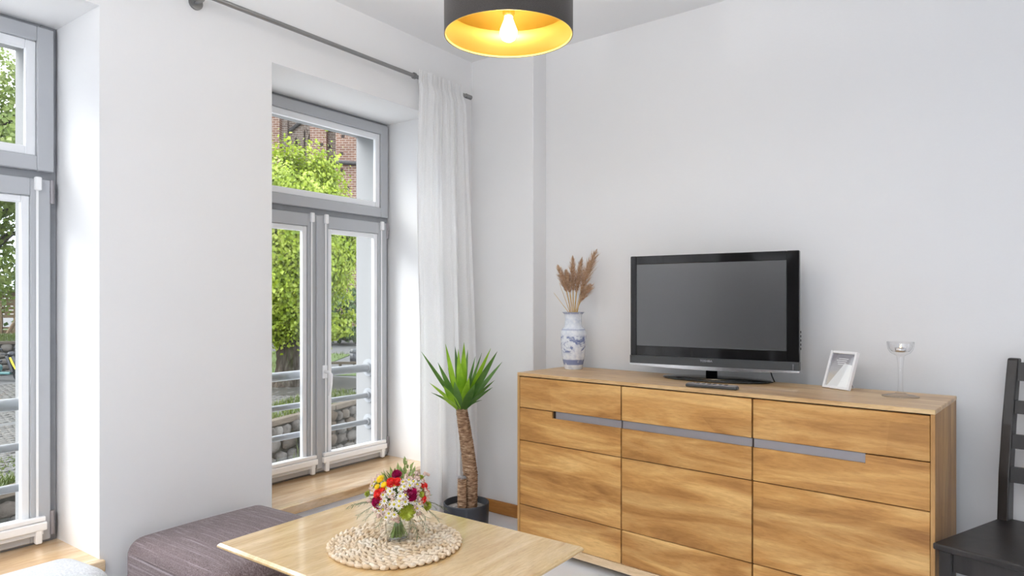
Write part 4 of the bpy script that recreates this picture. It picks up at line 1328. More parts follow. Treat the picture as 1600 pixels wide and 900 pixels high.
# tip x, tip y, tip depth, base x, base y, width px, fresh?
YL = [(658, 549, -.06, 716, 633, 9, 0), (696, 537, .0, 716, 630, 11, 1), (711, 541, .10, 718, 628, 8, 0), (716, 545, -.02, 717, 630, 9, 1), (725, 535, -.08, 724, 632, 11, 1), (731, 546, .08, 722, 628, 7, 0),
      (753, 551, .10, 727, 626, 5, 0), (767, 544, -.04, 726, 628, 9, 1), (777, 549, -.10, 727, 634, 12, 0), (785, 565, .02, 728, 636, 9, 0), (773, 594, -.06, 728, 636, 8, 0), (770, 605, .06, 729, 638, 7, 0),
      (684, 566, -.10, 716, 632, 10, 0), (671, 598, -.08, 714, 634, 9, 1), (673, 613, .0, 714, 636, 7, 0), (693, 603, -.16, 716, 639, 13, 1), (743, 556, .03, 724, 630, 6, 0), (758, 563, .07, 726, 632, 7, 1),
      (720, 568, -.14, 719, 634, 11, 1), (733, 590, -.18, 722, 638, 12, 1), (746, 575, .12, 724, 634, 8, 0), (700, 575, .12, 718, 634, 9, 0), (705, 622, .18, 718, 638, 9, 0), (738, 612, .20, 722, 638, 9, 0),
      (754, 625, .05, 727, 641, 4, 0), (688, 618, -.12, 717, 642, 10, 1), (742, 600, -.19, 724, 640, 13, 0), (760, 610, -.12, 727, 640, 9, 0), (710, 596, -.18, 719, 640, 12, 0), (727, 560, .14, 722, 630, 8, 1)]
LB_ = yv(722, 640)
for tx, ty, td, bx, by, wd, fresh in YL:
    a = LB_ + right_v * (bx - 722) * ky * 0.6 + ahead_v * td * 0.10 + Vector((0, 0, (640 - by) * ky * .5))
    b = yv(tx, ty, td)
    ax = (b - a); Ln = ax.length; ax.normalize()
    out = Vector((ax.x, ax.y, 0))
    sdv = ax.cross(Vector((0, 0, 1)))
    if sdv.length < .15: sdv = right_v.copy()
    sdv.normalize()
    # leaves mostly turn their broad face to the light and the room
    sdv = (sdv * 0.5 + right_v * (1 if sdv.dot(right_v) > 0 else -1) * 0.8)
    sdv = (sdv - ax * sdv.dot(ax)).normalized()
    nr = ax.cross(sdv).normalized()
    f = MB(); vs, fs = [], []
    N = 9
    for i in range(N + 1):
        q = i / N
        w = wd * ky * 0.5 * (0.62 + 0.9 * q if q < .42 else max(0.02, 1.0 * (1 - ((q - .42) / .58) ** 1.7)))
        p = a + ax * Ln * q + Vector((0, 0, 1)) * math.sin(q * PI) * 0.018 * (1 - abs(ax.z))
        vs += [p - sdv * w + nr * w * .25, p, p + sdv * w + nr * w * .25]
    for i in range(N):
        k = 3 * i
        fs += [(k, k + 1, k + 4, k + 3), (k + 1, k + 2, k + 5, k + 4)]
    f.add(vs, fs, True)
    obj('leaf', f, M['yleaf'] if fresh else M['yleaf_dark'], yt)

# ------------------------------------------------------------------ black chair
CZ = 0.46
c0 = px2(1456.5, 847.5, CZ)
c1 = px2(1600, 884.5, CZ)
cb = px2(1563, 826, CZ)
cf = (c1 - c0); cf.z = 0; cfa = math.atan2(cf.y, cf.x)
ch = thing('dining_chair', 'black-brown wooden chair with a ladder back at the right end of the sideboard', 'chair', (c0.x, c0.y, 0), cfa)
# local: x along the front edge, y towards the back
cbl = Matrix.Rotation(-cfa, 4, 'Z') @ (cb - c0)
sgn = 1 if cbl.y > 0 else -1
CW, CDp = 0.44, 0.495 * sgn
sk_ = 0.045
f = MB()
pts = [(0, 0), (CW, 0), (CW - sk_, CDp), (sk_, CDp)]
f.prism(pts if sgn > 0 else pts[::-1], CZ - 0.022, CZ)
so_ = obj('seat', f, M['black_wood'], ch)
bv = so_.modifiers.new('edge', 'BEVEL'); bv.width = 0.006; bv.segments = 3; bv.limit_method = 'ANGLE'
def yb(v): return v * sgn
f = MB()
f.box(0.04, yb(0.022), CZ - 0.085, CW - 0.04, yb(0.042), CZ - 0.022)
obj('apron', f, M['black_wood'], ch)
for xa, xb in ((0.022, 0.055), (CW - 0.022, CW - 0.055)):
    f = MB()
    d = 0.018 if xa < .2 else -0.018
    f.prism([(xa, yb(.03)), (xa + d, yb(.03)), (xb + d, yb(.445)), (xb, yb(.445))] if (d > 0) == (sgn > 0) else [(xa, yb(.03)), (xa + d, yb(.03)), (xb + d, yb(.445)), (xb, yb(.445))][::-1], CZ - 0.085, CZ - 0.022)
    obj('side_rail', f, M['black_wood'], ch)
for xx in (0.014, CW - 0.052):
    f = MB(); f.box(xx, yb(.012), 0, xx + 0.038, yb(.050), CZ - 0.0225, 0.003)
    obj('leg', f, M['black_wood'], ch)
for xx in (sk_ - 0.002, CW - sk_ - 0.032):
    f = MB()
    prof_ = [(0.40, 0.0, .042), (0.385, 0.25, .046), (0.375, CZ, .050), (0.385, 0.62, .046), (0.415, 0.80, .042), (0.450, 0.95, .038), (0.470, 1.028, .034), (0.476, 1.036, .026)]
    vs, fs = [], []
    for (yy, z, dp) in prof_:
        yy += .062 + .022 * z
        dp *= 1.18
        vs += [(xx, yb(yy), z), (xx + .034, yb(yy), z), (xx + .034, yb(yy + dp), z), (xx, yb(yy + dp), z)]
    for k in range(len(prof_) - 1):
        for i in range(4):
            a, b = 4 * k + i, 4 * k + (i + 1) % 4
            fs.append((a, b, b + 4, a + 4))
    fs += [(3, 2, 1, 0), tuple(range(4 * len(prof_) - 4, 4 * len(prof_)))]
    f.add(vs, fs if sgn > 0 else [q[::-1] for q in fs], False)
    o = obj('rear_post', f, M['black_wood'], ch)
    b_ = o.modifiers.new('edge', 'BEVEL'); b_.width = 0.004; b_.segments = 2; b_.limit_method = 'ANGLE'
for z0, z1, yy in ((0.595, 0.650, .392), (0.715, 0.765, .407), (0.838, 0.885, .432), (0.955, 1.022, .462)):
    yy += .066 + .022 * z0
    f = MB()
    n = 10; vs, fs = [], []
    for i in range(n + 1):
        x = sk_ + .028 + (CW - 2 * sk_ - .056) * i / n
        bow = 0.022 * math.sin(PI * i / n)
        for (dy, z) in ((0, z0), (.016, z0), (.016 + (z1 - z0) * .1, z1), ((z1 - z0) * .1, z1)):
            vs.append((x, yb(yy + dy + bow), z))
    for i in range(n):
        for c in range(4):
            a = 4 * i
            fs.append((a + c, a + (c + 1) % 4, a + 4 + (c + 1) % 4, a + 4 + c))
    fs += [(3, 2, 1, 0), (4 * n, 4 * n + 1, 4 * n + 2, 4 * n + 3)]
    f.add(vs, fs)
    obj('back_slat', f, M['black_wood'], ch)

# ================================================================== outside the windows
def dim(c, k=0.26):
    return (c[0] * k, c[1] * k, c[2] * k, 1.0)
G = -1.60                           # level of the square, LOW = level of the strip below the house
LOW = -2.85
wA, wB = at(-7.9, 8.3), at(-4.3, 18.8)
wdir = (wB - wA).normalized()
wnor = Vector((-wdir.y, wdir.x, 0))            # pointing away from the house
if wnor.dot(at(-10, 14) - wA) < 0: wnor = -wnor
def wp(a, b, z):
    """a metres along the retaining wall, b metres beyond it"""
    return wA + wdir * a + wnor * b + Vector((0, 0, z))
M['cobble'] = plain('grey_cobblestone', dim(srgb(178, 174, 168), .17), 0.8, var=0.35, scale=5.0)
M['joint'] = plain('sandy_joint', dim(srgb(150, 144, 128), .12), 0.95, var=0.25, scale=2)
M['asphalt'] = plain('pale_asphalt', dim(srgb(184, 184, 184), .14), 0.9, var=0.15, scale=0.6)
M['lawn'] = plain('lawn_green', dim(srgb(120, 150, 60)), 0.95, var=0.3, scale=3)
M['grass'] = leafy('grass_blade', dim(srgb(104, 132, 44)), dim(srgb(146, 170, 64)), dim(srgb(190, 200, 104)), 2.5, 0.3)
def stone_mat():
    t = NT('mixed_fieldstone')
    oi = t.n('ShaderNodeObjectInfo')
    tone = t.ramp(oi.outputs['Random'], [(0.0, dim(srgb(136, 124, 112))), (0.35, dim(srgb(168, 162, 156))), (0.7, dim(srgb(150, 132, 114))), (1.0, dim(srgb(186, 180, 172)))])
    n1 = t.noise(t.coords(), 4.0, 6, 0.65)
    c = t.mix(tone, t.ramp(n1, [(0.3, (0.55, 0.55, 0.52, 1)), (0.6, (1.1, 1.1, 1.1, 1))]), 0.9, 'MULTIPLY')
    return t.done(t.bsdf(c, 0.9, 0, t.bump(n1, 0.8, 0.05), 0.2))
M['fieldstone'] = stone_mat()
M['mortar'] = plain('earth_mortar', dim(srgb(84, 80, 66)), 0.95, var=0.3, scale=6)
M['old_timber'] = wood('weathered_timber', dim(srgb(120, 104, 88)), dim(srgb(150, 134, 116)), dim(srgb(176, 160, 140)), axis='x', rough=0.8)
M['play_timber'] = wood('larch_boards', dim(srgb(168, 132, 96)), dim(srgb(198, 164, 126)), dim(srgb(218, 190, 156)), axis='x', rough=0.8)
g_ = MB()
def slab(mb, quad, z, th=0.3):
    vs = [(p.x, p.y, z) for p in quad] + [(p.x, p.y, z - th) for p in quad]
    mb.add(vs, [(0, 1, 2, 3), (7, 6, 5, 4)] + [(i, i + 4, (i + 1) % 4 + 4, (i + 1) % 4) for i in range(4)])
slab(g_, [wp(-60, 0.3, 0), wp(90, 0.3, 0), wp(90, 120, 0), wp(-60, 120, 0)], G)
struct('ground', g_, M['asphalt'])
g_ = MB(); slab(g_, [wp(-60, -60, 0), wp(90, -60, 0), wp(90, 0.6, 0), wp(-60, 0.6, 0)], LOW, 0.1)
struct('ground_lower', g_, plain('pale_bounce_paving', (0.55, 0.55, 0.54, 1), 0.9, var=0.06, scale=1.0))  # unseen ground made pale to bounce daylight up into the window heads

def stone(cx, cz, w, h, dep, seed):
    rr = random.Random(seed)
    f = MB()
    n = 9
    vs = [(0, -dep, 0)]
    for lay, (k, yy) in enumerate(((0.72, -dep * .86), (1.0, -dep * .35), (0.96, 0.05))):
        for i in range(n):
            a = 2 * PI * i / n
            e = rr.uniform(.5, .95)
            q = 1 + (rr2[i] if False else 0)
            x = math.copysign(abs(math.cos(a)) ** e, math.cos(a)) * w / 2 * k
            z = math.copysign(abs(math.sin(a)) ** e, math.sin(a)) * h / 2 * k
            vs.append((x * rr.uniform(.8, 1.06), yy + rr.uniform(-.03, .03), z * rr.uniform(.8, 1.08)))
    fs = [(0, 1 + (i + 1) % n, 1 + i) for i in range(n)]
    for lay in range(2):
        b = 1 + lay * n
        for i in range(n):
            fs.append((b + i, b + (i + 1) % n, b + n + (i + 1) % n, b + n + i))
    f.add(vs, [q[::-1] for q in fs], True)
    return f
def stone_rows(L, H, hmin, hmax, seed):
    rr = random.Random(seed)
    out, z = [], 0
    while z < H - hmin * .4:
        h = min(rr.uniform(hmin, hmax), H - z)
        if H - z - h < hmin * .5: h = H - z
        x = rr.uniform(-.2, 0)
        while x < L:
            w = h * rr.uniform(0.9, 1.9)
            out.append((x + w / 2, z + h / 2 + rr.uniform(-.05, .05) * (h / .35), w * rr.uniform(.9, 1.06), h * rr.uniform(.9, 1.12)))
            x += w
        z += h
    return out
# near retaining wall
Lw = 15.0
wall_a = math.atan2(wdir.y, wdir.x)
base = wp(-2.0, 0, LOW)
rw = thing('retaining_wall', 'low fieldstone retaining wall below the near edge of the cobbled square', 'wall', base, wall_a)
sg_w = 1 if (Matrix.Rotation(wall_a, 4, 'Z') @ Vector((0, 1, 0))).dot(wnor) > 0 else -1
f = MB(); f.box(0, 0.02 * sg_w, 0, Lw, 0.32 * sg_w, G - LOW - 0.02)
obj('mortar_core', f, M['mortar'], rw)
stones = [s for s in stone_rows(Lw, G - LOW - .02, .26, .44, 4)]
rest = MB()
Mflip = Matrix.Diagonal((1, sg_w, 1, 1))
n_st = 0
for k, (cx, cz, w, h) in enumerate(stones):
    q = stone(cx, cz, w, h, R.uniform(.06, .14), 100 + k)
    q.v = [(x + cx, y * sg_w, z + cz) for x, y, z in q.v]
    if sg_w < 0: q.f = [t[::-1] for t in q.f]
    if n_st < 260 and cz > 0.2:
        obj('stone', q, M['fieldstone'], rw); n_st += 1
    else:
        rest.add(q.v, q.f, True)
if rest.v:
    tag(obj('low_stones', rest, M['fieldstone'], rw), kind='stuff')
for k in range(5):
    f = MB(); f.box(k * 3.0, -0.02 * sg_w, G - LOW - 0.015, k * 3.0 + 2.97, 0.20 * sg_w, G - LOW + 0.12, 0.012)
    obj('beam', f, M['old_timber'], rw)
# grass verge and cobbles
def blades(mb, p, h, n, spread, rr):
    for k in range(n):
        a = rr.uniform(0, 6.28)
        b = p + Vector((rr.uniform(-1, 1) * spread, rr.uniform(-1, 1) * spread, 0))
        d = Vector((math.cos(a), math.sin(a), 0))
        w = Vector((-d.y, d.x, 0)) * .011
        hh = h * rr.uniform(.5, 1.1)
        t = b + d * hh * .45 + Vector((0, 0, hh))
        m_ = b + d * hh * .12 + Vector((0, 0, hh * .6))
        mb.add([b - w, b + w, m_ + w * .7, t, m_ - w * .7], [(0, 1, 2, 4), (4, 2, 3)])
rr = random.Random(11)
f = MB()
for k in range(2600):
    a = rr.uniform(-1.8, 13); wdt = 0.35 + 0.14 * max(0, a)
    blades(f, wp(a, rr.uniform(.22, wdt + .25), G), .17, 3, .06, rr)
tag(obj('grass_verge', f, M['grass']), 'strip of grass behind the timber edging on the square', 'grass', None, 'stuff')
f = MB()
row = 0
b = 0.6
while b < 13.5:
    a = -1.8 + (row % 2) * .08
    while a < (14 if b < 8.4 else 12):
        if b > 0.5 + 0.14 * max(0, a) and not (5.7 < b < 6.2):
            w, d, h = rr.uniform(.13, .165), rr.uniform(.12, .15), rr.uniform(.012, .034)
            c = [wp(a, b, G), wp(a + w, b, G), wp(a + w, b + d, G), wp(a, b + d, G)]
            m_ = sum(c, Vector()) / 4
            up = [q.lerp(m_, .18) + Vector((0, 0, h)) for q in c]
            f.add([*c, *up], [(4, 5, 6, 7), (0, 1, 5, 4), (1, 2, 6, 5), (2, 3, 7, 6), (3, 0, 4, 7)])
        a += .175
    b += .165; row += 1
tag(obj('cobblestones', f, M['cobble']), 'grey cobblestones paving the near side of the square', 'paving', None, 'stuff')
f = MB()
for k in range(1500):
    blades(f, wp(rr.uniform(-1.8, 4.5), rr.uniform(.6, 2.4), G), .06, 2, .1, rr)
tag(obj('moss_tufts', f, M['grass']), 'mossy tufts between the nearest cobblestones', 'grass', None, 'stuff')
f = MB()
for k in range(420):
    a = rr.choice((4.0, 4.4, 5.4, 6.6, 1.2, 0.6, 8.4)) + rr.gauss(0, .22)
    blades(f, wp(a, -rr.uniform(.1, .35), rr.uniform(LOW + .1, G - .45)), .42, 2, .05, rr)
tag(obj('wall_weeds', f, M['grass']), 'yellow-green weeds growing at the foot of the near stone wall', 'weeds', None, 'stuff')

# lime tree in front of the right window
def tree_bark():
    t = NT('lime_bark')
    n1 = t.noise(t.coords((3, 3, .7)), 2.4, 6, .65, .6)
    c = t.ramp(n1, [(0.3, dim(srgb(78, 70, 62))), (0.5, dim(srgb(128, 118, 108))), (0.72, dim(srgb(170, 160, 150)))])
    return t.done(t.bsdf(c, .95, 0, t.bump(n1, .9, .08), .1))
M['tbark'] = tree_bark()
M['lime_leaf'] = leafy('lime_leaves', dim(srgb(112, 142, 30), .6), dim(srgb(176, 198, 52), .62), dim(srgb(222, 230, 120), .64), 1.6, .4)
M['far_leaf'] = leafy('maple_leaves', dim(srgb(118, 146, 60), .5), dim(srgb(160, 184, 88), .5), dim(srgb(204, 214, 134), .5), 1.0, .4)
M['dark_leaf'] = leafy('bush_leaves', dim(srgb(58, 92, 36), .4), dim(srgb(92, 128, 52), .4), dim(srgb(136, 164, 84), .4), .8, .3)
def leaf_cloud(center, rx, ry, rz, n, size, seed, shell=0.55, clumps=0, zmin=None, hole=0.0):
    rr = random.Random(seed)
    f = MB()
    cl = []
    for k in range(clumps):
        while True:
            v = Vector((rr.uniform(-1, 1), rr.uniform(-1, 1), rr.uniform(-1, 1)))
            if shell < v.length < 1: break
        cl.append(v)
    V, F = f.v, f.f
    for k in range(n):
        if cl:
            c = cl[k % clumps]
            v = c + Vector((rr.gauss(0, .11), rr.gauss(0, .11), rr.gauss(0, .09)))
        else:
            v = Vector((rr.gauss(0, 1), rr.gauss(0, 1), rr.gauss(0, 1))).normalized() * (shell + (1 - shell) * rr.random() ** .6)
        p = center + Vector((v.x * rx, v.y * ry, v.z * rz))
        if zmin is not None and p.z < zmin + 0.35 * abs(v.x): continue
        d = (Vector((v.x, v.y, v.z * .6 + .1)).normalized() + Vector((rr.gauss(0, .55), rr.gauss(0, .55), rr.gauss(0, .45)))).normalized()
        t = Vector((rr.gauss(0, 1), rr.gauss(0, 1), -abs(rr.gauss(0, 1)) - .4))
        t = (t - d * t.dot(d)).normalized()
        s_ = d.cross(t)
        z_ = size * rr.uniform(.65, 1.25)
        i = len(V)
        V += [tuple(p - t * z_ * .5), tuple(p + s_ * z_ * .42 - t * z_ * .08 + d * z_ * .08), tuple(p + t * z_ * .55), tuple(p - s_ * z_ * .42 - t * z_ * .08 + d * z_ * .08)]
        F += [(i, i + 1, i + 2), (i, i + 2, i + 3)]
        f.sm += [False, False]
    return f
def trunk(mb, pts, radii, n=14, seed=1, rough=.12):
    rr = random.Random(seed)
    k0 = len(mb.v)
    lob = [rr.uniform(0, 6.28) for _ in range(3)]
    P_, Rr = [], []
    for i in range(len(pts) - 1):
        for k in range(5):
            P_.append(Vector(pts[i]).lerp(Vector(pts[i + 1]), k / 5)); Rr.append(radii[i] * (1 - k / 5) + radii[i + 1] * k / 5)
    P_.append(Vector(pts[-1])); Rr.append(radii[-1])
    mb.tube(P_, Rr, n)
    for i in range(len(P_)):
        for j in range(n):
            a = 2 * PI * j / n
            q = 1 + rough * (math.sin(3 * a + lob[0] + i * .2) + .6 * math.sin(5 * a + lob[1] - i * .3)) + rr.uniform(-.03, .03)
            idx = k0 + i * n + j
            mb.v[idx] = tuple(P_[i] + (Vector(mb.v[idx]) - P_[i]) * q)
    return mb
T1 = at((455 - 800) / 1050 * 22.8, 22.8, G)
t1 = thing('lime_tree', 'old lime tree with a thick trunk and bright green crown, outside the right window', 'tree', T1)
f = MB(); trunk(f, [(0, 0, -.1), (0, 0, .3), (.02, 0, .9), (-.03, .02, 1.9), (.05, 0, 3.2), (0, .1, 5.2)], [.78, .56, .47, .45, .40, .18], 16, 2)
trunk(f, [(0, 0, 2.4), (.8, .3, 3.6), (1.3, .6, 4.8)], [.22, .15, .05], 8, 5)
trunk(f, [(0, 0, 2.2), (-.8, -.3, 3.5), (-1.2, -.5, 5.0)], [.22, .15, .05], 8, 6)
obj('trunk', f, M['tbark'], t1)
cr = right_v * -0.28
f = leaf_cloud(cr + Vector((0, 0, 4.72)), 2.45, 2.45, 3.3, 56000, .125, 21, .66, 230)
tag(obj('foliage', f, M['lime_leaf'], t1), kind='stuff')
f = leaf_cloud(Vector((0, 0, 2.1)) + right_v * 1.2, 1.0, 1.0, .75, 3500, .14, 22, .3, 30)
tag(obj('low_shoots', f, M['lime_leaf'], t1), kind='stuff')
f = leaf_cloud(Vector((0, 0, 1.75)) + right_v * -.15 - ahead_v * .45, .35, .3, .55, 420, .13, 23, .1, 8)
tag(obj('trunk_shoots', f, M['lime_leaf'], t1), kind='stuff')
# lawn round the tree and farther lawns
f = MB(); 
pl = [T1 + Vector((math.cos(2 * PI * k / 20) * 2.6, math.sin(2 * PI * k / 20) * 2.6, 0)) for k in range(20)]
f.add([(p.x, p.y, G + .03) for p in pl] + [(p.x, p.y, G - .05) for p in pl], [tuple(range(20))] + [(k, k + 20, (k + 1) % 20 + 20, (k + 1) % 20) for k in range(20)])
struct('ground_tree_pit', f, M['mortar'])
f = MB()
q4 = [at(-16, 27), at(-8.2, 25.5), at(-8.6, 36), at(-18, 40)]
slab(f, q4, G + .04, .1)
struct('ground_lawn', f, M['lawn'])
f = MB(); rr = random.Random(5)
for k in range(620):
    u, v = rr.random(), rr.random()
    p = q4[0].lerp(q4[1], u).lerp(q4[3].lerp(q4[2], u), v); p.z = G + .03
    blades(f, p, .22, 3, .15, rr)
tag(obj('lawn_grass', f, M['grass']), 'long grass standing on the lawn behind the lime tree', 'grass', None, 'stuff')
# light tree beyond the left window
T2 = at((-20 - 800) / 1050 * 27.5, 27.5, -.3)
t2 = thing('maple_tree', 'tall loose maple with sky showing through, outside the left window', 'tree', T2)
f = MB(); trunk(f, [(0, 0, 0), (.05, 0, 2.2), (0, .1, 5.0), (.1, 0, 9.5)], [.36, .27, .2, .05], 12, 8)
for k in range(9):
    a = k * 2.4; z = 3.0 + k * .65
    trunk(f, [(0, 0, z), (math.cos(a) * 1.5, math.sin(a) * 1.5, z + .8), (math.cos(a) * 3.2, math.sin(a) * 3.2, z + 1.2)], [.11, .06, .015], 7, k)
obj('trunk', f, M['tbark'], t2)
f = leaf_cloud(Vector((0, 0, 6.9)), 4.6, 4.6, 5.2, 26000, .20, 31, .25, 210)
tag(obj('foliage', f, M['far_leaf'], t2), kind='stuff')

# far stone wall, raised lawn, play hut and scooter, all outside the left window
fa_, fb_ = at(-24.5, 24.2), at(-15.2, 27.6)
fd = (fb_ - fa_); FL = fd.length; fang = math.atan2(fd.y, fd.x)
fw_ = thing('garden_wall', 'far dry stone wall with a dark coping, behind the parked scooter', 'wall', (fa_.x, fa_.y, G), fang)
sgf = 1 if (Matrix.Rotation(fang, 4, 'Z') @ Vector((0, 1, 0))).dot(ahead_v) > 0 else -1
f = MB(); f.box(0, .02 * sgf, 0, FL, .4 * sgf, 1.2); obj('mortar_core', f, M['mortar'], fw_)
f = MB()
for k, (cx, cz, w, h) in enumerate(stone_rows(FL, 1.2, .18, .28, 9)):
    q = stone(cx, cz, w, h, .08, 900 + k)
    q.v = [(x + cx, y * sgf, z + cz) for x, y, z in q.v]
    if sgf < 0: q.f = [t[::-1] for t in q.f]
    f.add(q.v, q.f, True)
tag(obj('stones', f, M['fieldstone'], fw_), kind='stuff')
f = MB(); f.box(-.02, -.05 * sgf, 1.2, FL, .42 * sgf, 1.30, .01); obj('coping', f, M['old_timber'], fw_)
f = MB(); fn = Vector((-math.sin(fang), math.cos(fang), 0)) * sgf
slab(f, [fa_ + fn * .4, fb_ + fn * .4, fb_ + fn * 26, fa_ + fn * 26], -.32, 1.3)
struct('ground_raised', f, M['lawn'])
f = MB(); rr = random.Random(8)
for k in range(1600):
    p = fa_ + fd * rr.random() + fn * rr.uniform(.5, 6); p.z = -.33
    blades(f, p, .2, 3, .2, rr)
tag(obj('raised_lawn_grass', f, M['grass']), 'grass blades on the raised lawn before the play hut', 'grass', None, 'stuff')
hp = at(-24.6, 32.5, -.3)
hut = thing('play_hut', 'wooden play hut of horizontal boards with a square opening, outside the left window', 'play hut', hp, YAW + rad(6))
k_ = 32.5 / 1050
# local x to the right, from px -15 to px 60
X0, X1 = -.9, 2.2
def hx2(x): return (x - 800) / 1050 * 32.5 + 24.6
def hz2(y): return CAM_H - (y - 471.5) / 1050 * 32.5 + .3
zt0 = hz2(456)
o0, o1, oz0_, oz1_ = hx2(4), hx2(21), hz2(511), hz2(497)
z = 0.0
while z < zt0 - .1:
    z2 = min(z + .19, zt0)
    segs = [(X0, X1)] if (z2 < oz0_ or z > oz1_) else [(X0, o0), (o1, X1)]
    for a, b in segs:
        f = MB(); f.box(a, R.uniform(-.012, .012), z + .008, b, .045, z2 - .006)
        obj('plank', f, M['play_timber'], hut)
    z = z2
for a in (X0, o0 - .09, o1 + .0, X1 - .1):
    f = MB(); f.box(a, -.06, 0, a + .10, .0, zt0 + .02); obj('post', f, M['play_timber'], hut)
f = MB(); f.box(X0 - .2, -.25, zt0, X1 + .2, 1.6, zt0 + .08, M=Matrix.Rotation(rad(1.5), 4, 'Y')); obj('roof', f, M['old_timber'], hut)
f = MB(); f.tube([(hx2(25), -.7, 0.02), (hx2(38), -.1, hz2(478))], .09, 8); obj('brace', f, M['play_timber'], hut)
f = MB(); f.box(o0, .02, oz0_ - .08, o1, .06, oz0_); obj('ledge', f, M['play_timber'], hut)

# scooter
sp0 = at((4 - 800) / 1050 * 24.0, 24.0, G)
sct = thing('scooter', 'black and turquoise motor scooter with a yellow stripe parked by the far stone wall', 'scooter', sp0, YAW + rad(-5))
M['turq'] = plain('turquoise_paint', dim(srgb(126, 196, 196)), .3)
M['sc_black'] = plain('black_scooter_plastic', srgb(44, 46, 52), .3)
M['sc_yellow'] = plain('yellow_paint', srgb(228, 206, 40), .35)
M['rubber'] = plain('tyre_rubber', dim(srgb(36, 36, 38)), .8)
def wheel(x):
    c = Vector((x, 0, .25))
    f = MB(); f.lathe([(.15, -.05), (.23, -.055), (.25, -.03), (.25, .03), (.23, .055), (.15, .05)], 26, Matrix.Translation(c) @ Matrix.Rotation(PI / 2, 4, 'X'))
    o = obj('wheel', f, M['rubber'], sct)
    f = MB()
    for k in range(5):
        a = k * 2 * PI / 5
        f.tube([c, c + Vector((math.cos(a) * .16, 0, math.sin(a) * .16))], .018, 6)
    f.lathe([(.14, -.04), (.16, -.045), (.16, .045), (.14, .04), (.14, -.04)], 22, Matrix.Translation(c) @ Matrix.Rotation(PI / 2, 4, 'X'))
    obj('rim', f, M['sc_yellow'], o)
wheel(-.60); wheel(.68)
f = MB(); f.rbox(.42, .14, .13, .08, 12, None, Matrix.Translation((-.50, 0, .52)) @ Matrix.Rotation(rad(8), 4, 'Y')); obj('rear_body', f, M['turq'], sct, weld=1e-4)
f = MB(); f.rbox(.36, .13, .05, .04, 12, None, Matrix.Translation((-.46, 0, .72))); obj('seat', f, M['sc_black'], sct, weld=1e-4)
f = MB(); f.rbox(.34, .15, .045, .03, 12, None, Matrix.Translation((.06, 0, .30))); obj('footboard', f, M['turq'], sct, weld=1e-4)
f = MB(); f.rbox(.05, .17, .32, .04, 12, None, Matrix.Translation((.38, 0, .62)) @ Matrix.Rotation(rad(-22), 4, 'Y')); obj('leg_shield', f, M['sc_black'], sct, weld=1e-4)
f = MB(); f.tube([(.36, -.09, .86), (.47, -.1, .66), (.58, -.1, .45)], [.03, .035, .02], 8); obj('yellow_stripe', f, M['sc_yellow'], sct)
f = MB(); f.tube([(.30, 0, .9), (.50, 0, .6), (.68, .08, .25)], .03, 8); obj('fork', f, M['sc_black'], sct)
f = MB(); f.rbox(.2, .08, .05, .04, 10, None, Matrix.Translation((.68, 0, .5)) @ Matrix.Rotation(rad(10), 4, 'Y')); obj('mudguard', f, M['sc_black'], sct, weld=1e-4)
f = MB(); f.tube([(.24, -.32, 1.0), (.27, -.1, .98), (.27, .1, .98), (.24, .32, 1.0)], .02, 8); hb = obj('handlebar', f, M['sc_black'], sct)
f = MB(); f.ball((.32, 0, .98), .1, 12, 8, (1, 1.2, .9)); obj('headlamp', f, M['sc_black'], sct)
for yy in (-.3, .3):
    f = MB(); f.tube([(.24, yy * .8, 1.0), (.22, yy, 1.16)], .007, 6); f.ball((.22, yy, 1.18), .06, 10, 6, (.3, 1, .7)); obj('mirror', f, M['sc_black'], sct)

# litter bin and bench by the street, seen through the right casement
bp = at((553 - 800) / 1050 * 29.5, 29.5, G)
bn = thing('litter_bin', 'dark round-topped litter bin at the kerb, outside the right window', 'litter bin', bp)
f = MB(); f.lathe([(.001, .12), (.17, .12), (.18, .62), (.001, .62)], 20); obj('bin_body', f, M['sc_black'], bn)
f = MB(); f.lathe([(.19, .62), (.19, .66), (.15, .75), (.08, .80), (.001, .81)], 20); obj('lid', f, M['tv_grey'], bn)
f = MB(); f.tube([(0, 0, 0), (0, 0, .12)], .05, 10); obj('foot', f, M['sc_black'], bn)
bb = at(-7.9, 27.4, G)
kr = thing('low_rail', 'low dark timber rail beside the grass strip across the square', 'rail', bb, YAW)
for x in (0, .9, 1.8):
    f = MB(); f.box(x - .05, -.05, 0, x + .05, .05, .36); obj('post', f, M['old_timber'], kr)
f = MB(); f.box(-.3, -.07, .30, 2.3, .07, .40); obj('beam', f, M['old_timber'], kr)
f = MB(); slab(f, [at(-8.6, 26.2), at(-4.0, 25.4), at(-3.6, 27.0), at(-8.4, 28.0)], G + .03, .1)
struct('ground_strip', f, M['lawn'])

# church of red brick beyond the square
def brick_mat(name, a, b, mort, sc=3.6):
    t = NT(name)
    br = t.n('ShaderNodeTexBrick', Scale=sc)
    br.inputs['Color1'].default_value = a; br.inputs['Color2'].default_value = b; br.inputs['Mortar'].default_value = mort
    br.inputs['Mortar Size'].default_value = .075; br.inputs['Bias'].default_value = -.1
    br.inputs['Brick Width'].default_value = 1.7; br.inputs['Row Height'].default_value = .62
    t.l(t.coords((1, 1, 1), 'Object', 0, (PI / 2, 0, 0)), br.inputs['Vector'])
    n1 = t.noise(t.coords(), .7, 5)
    c = t.mix(br.outputs['Color'], t.ramp(n1, [(.3, (.72, .7, .68, 1)), (.7, (1.1, 1.08, 1.05, 1))]), .8, 'MULTIPLY')
    return t.done(t.bsdf(c, .9))
M['brick'] = brick_mat('old_red_brick', dim(srgb(206, 150, 122)), dim(srgb(178, 122, 98)), dim(srgb(224, 212, 202), .4))
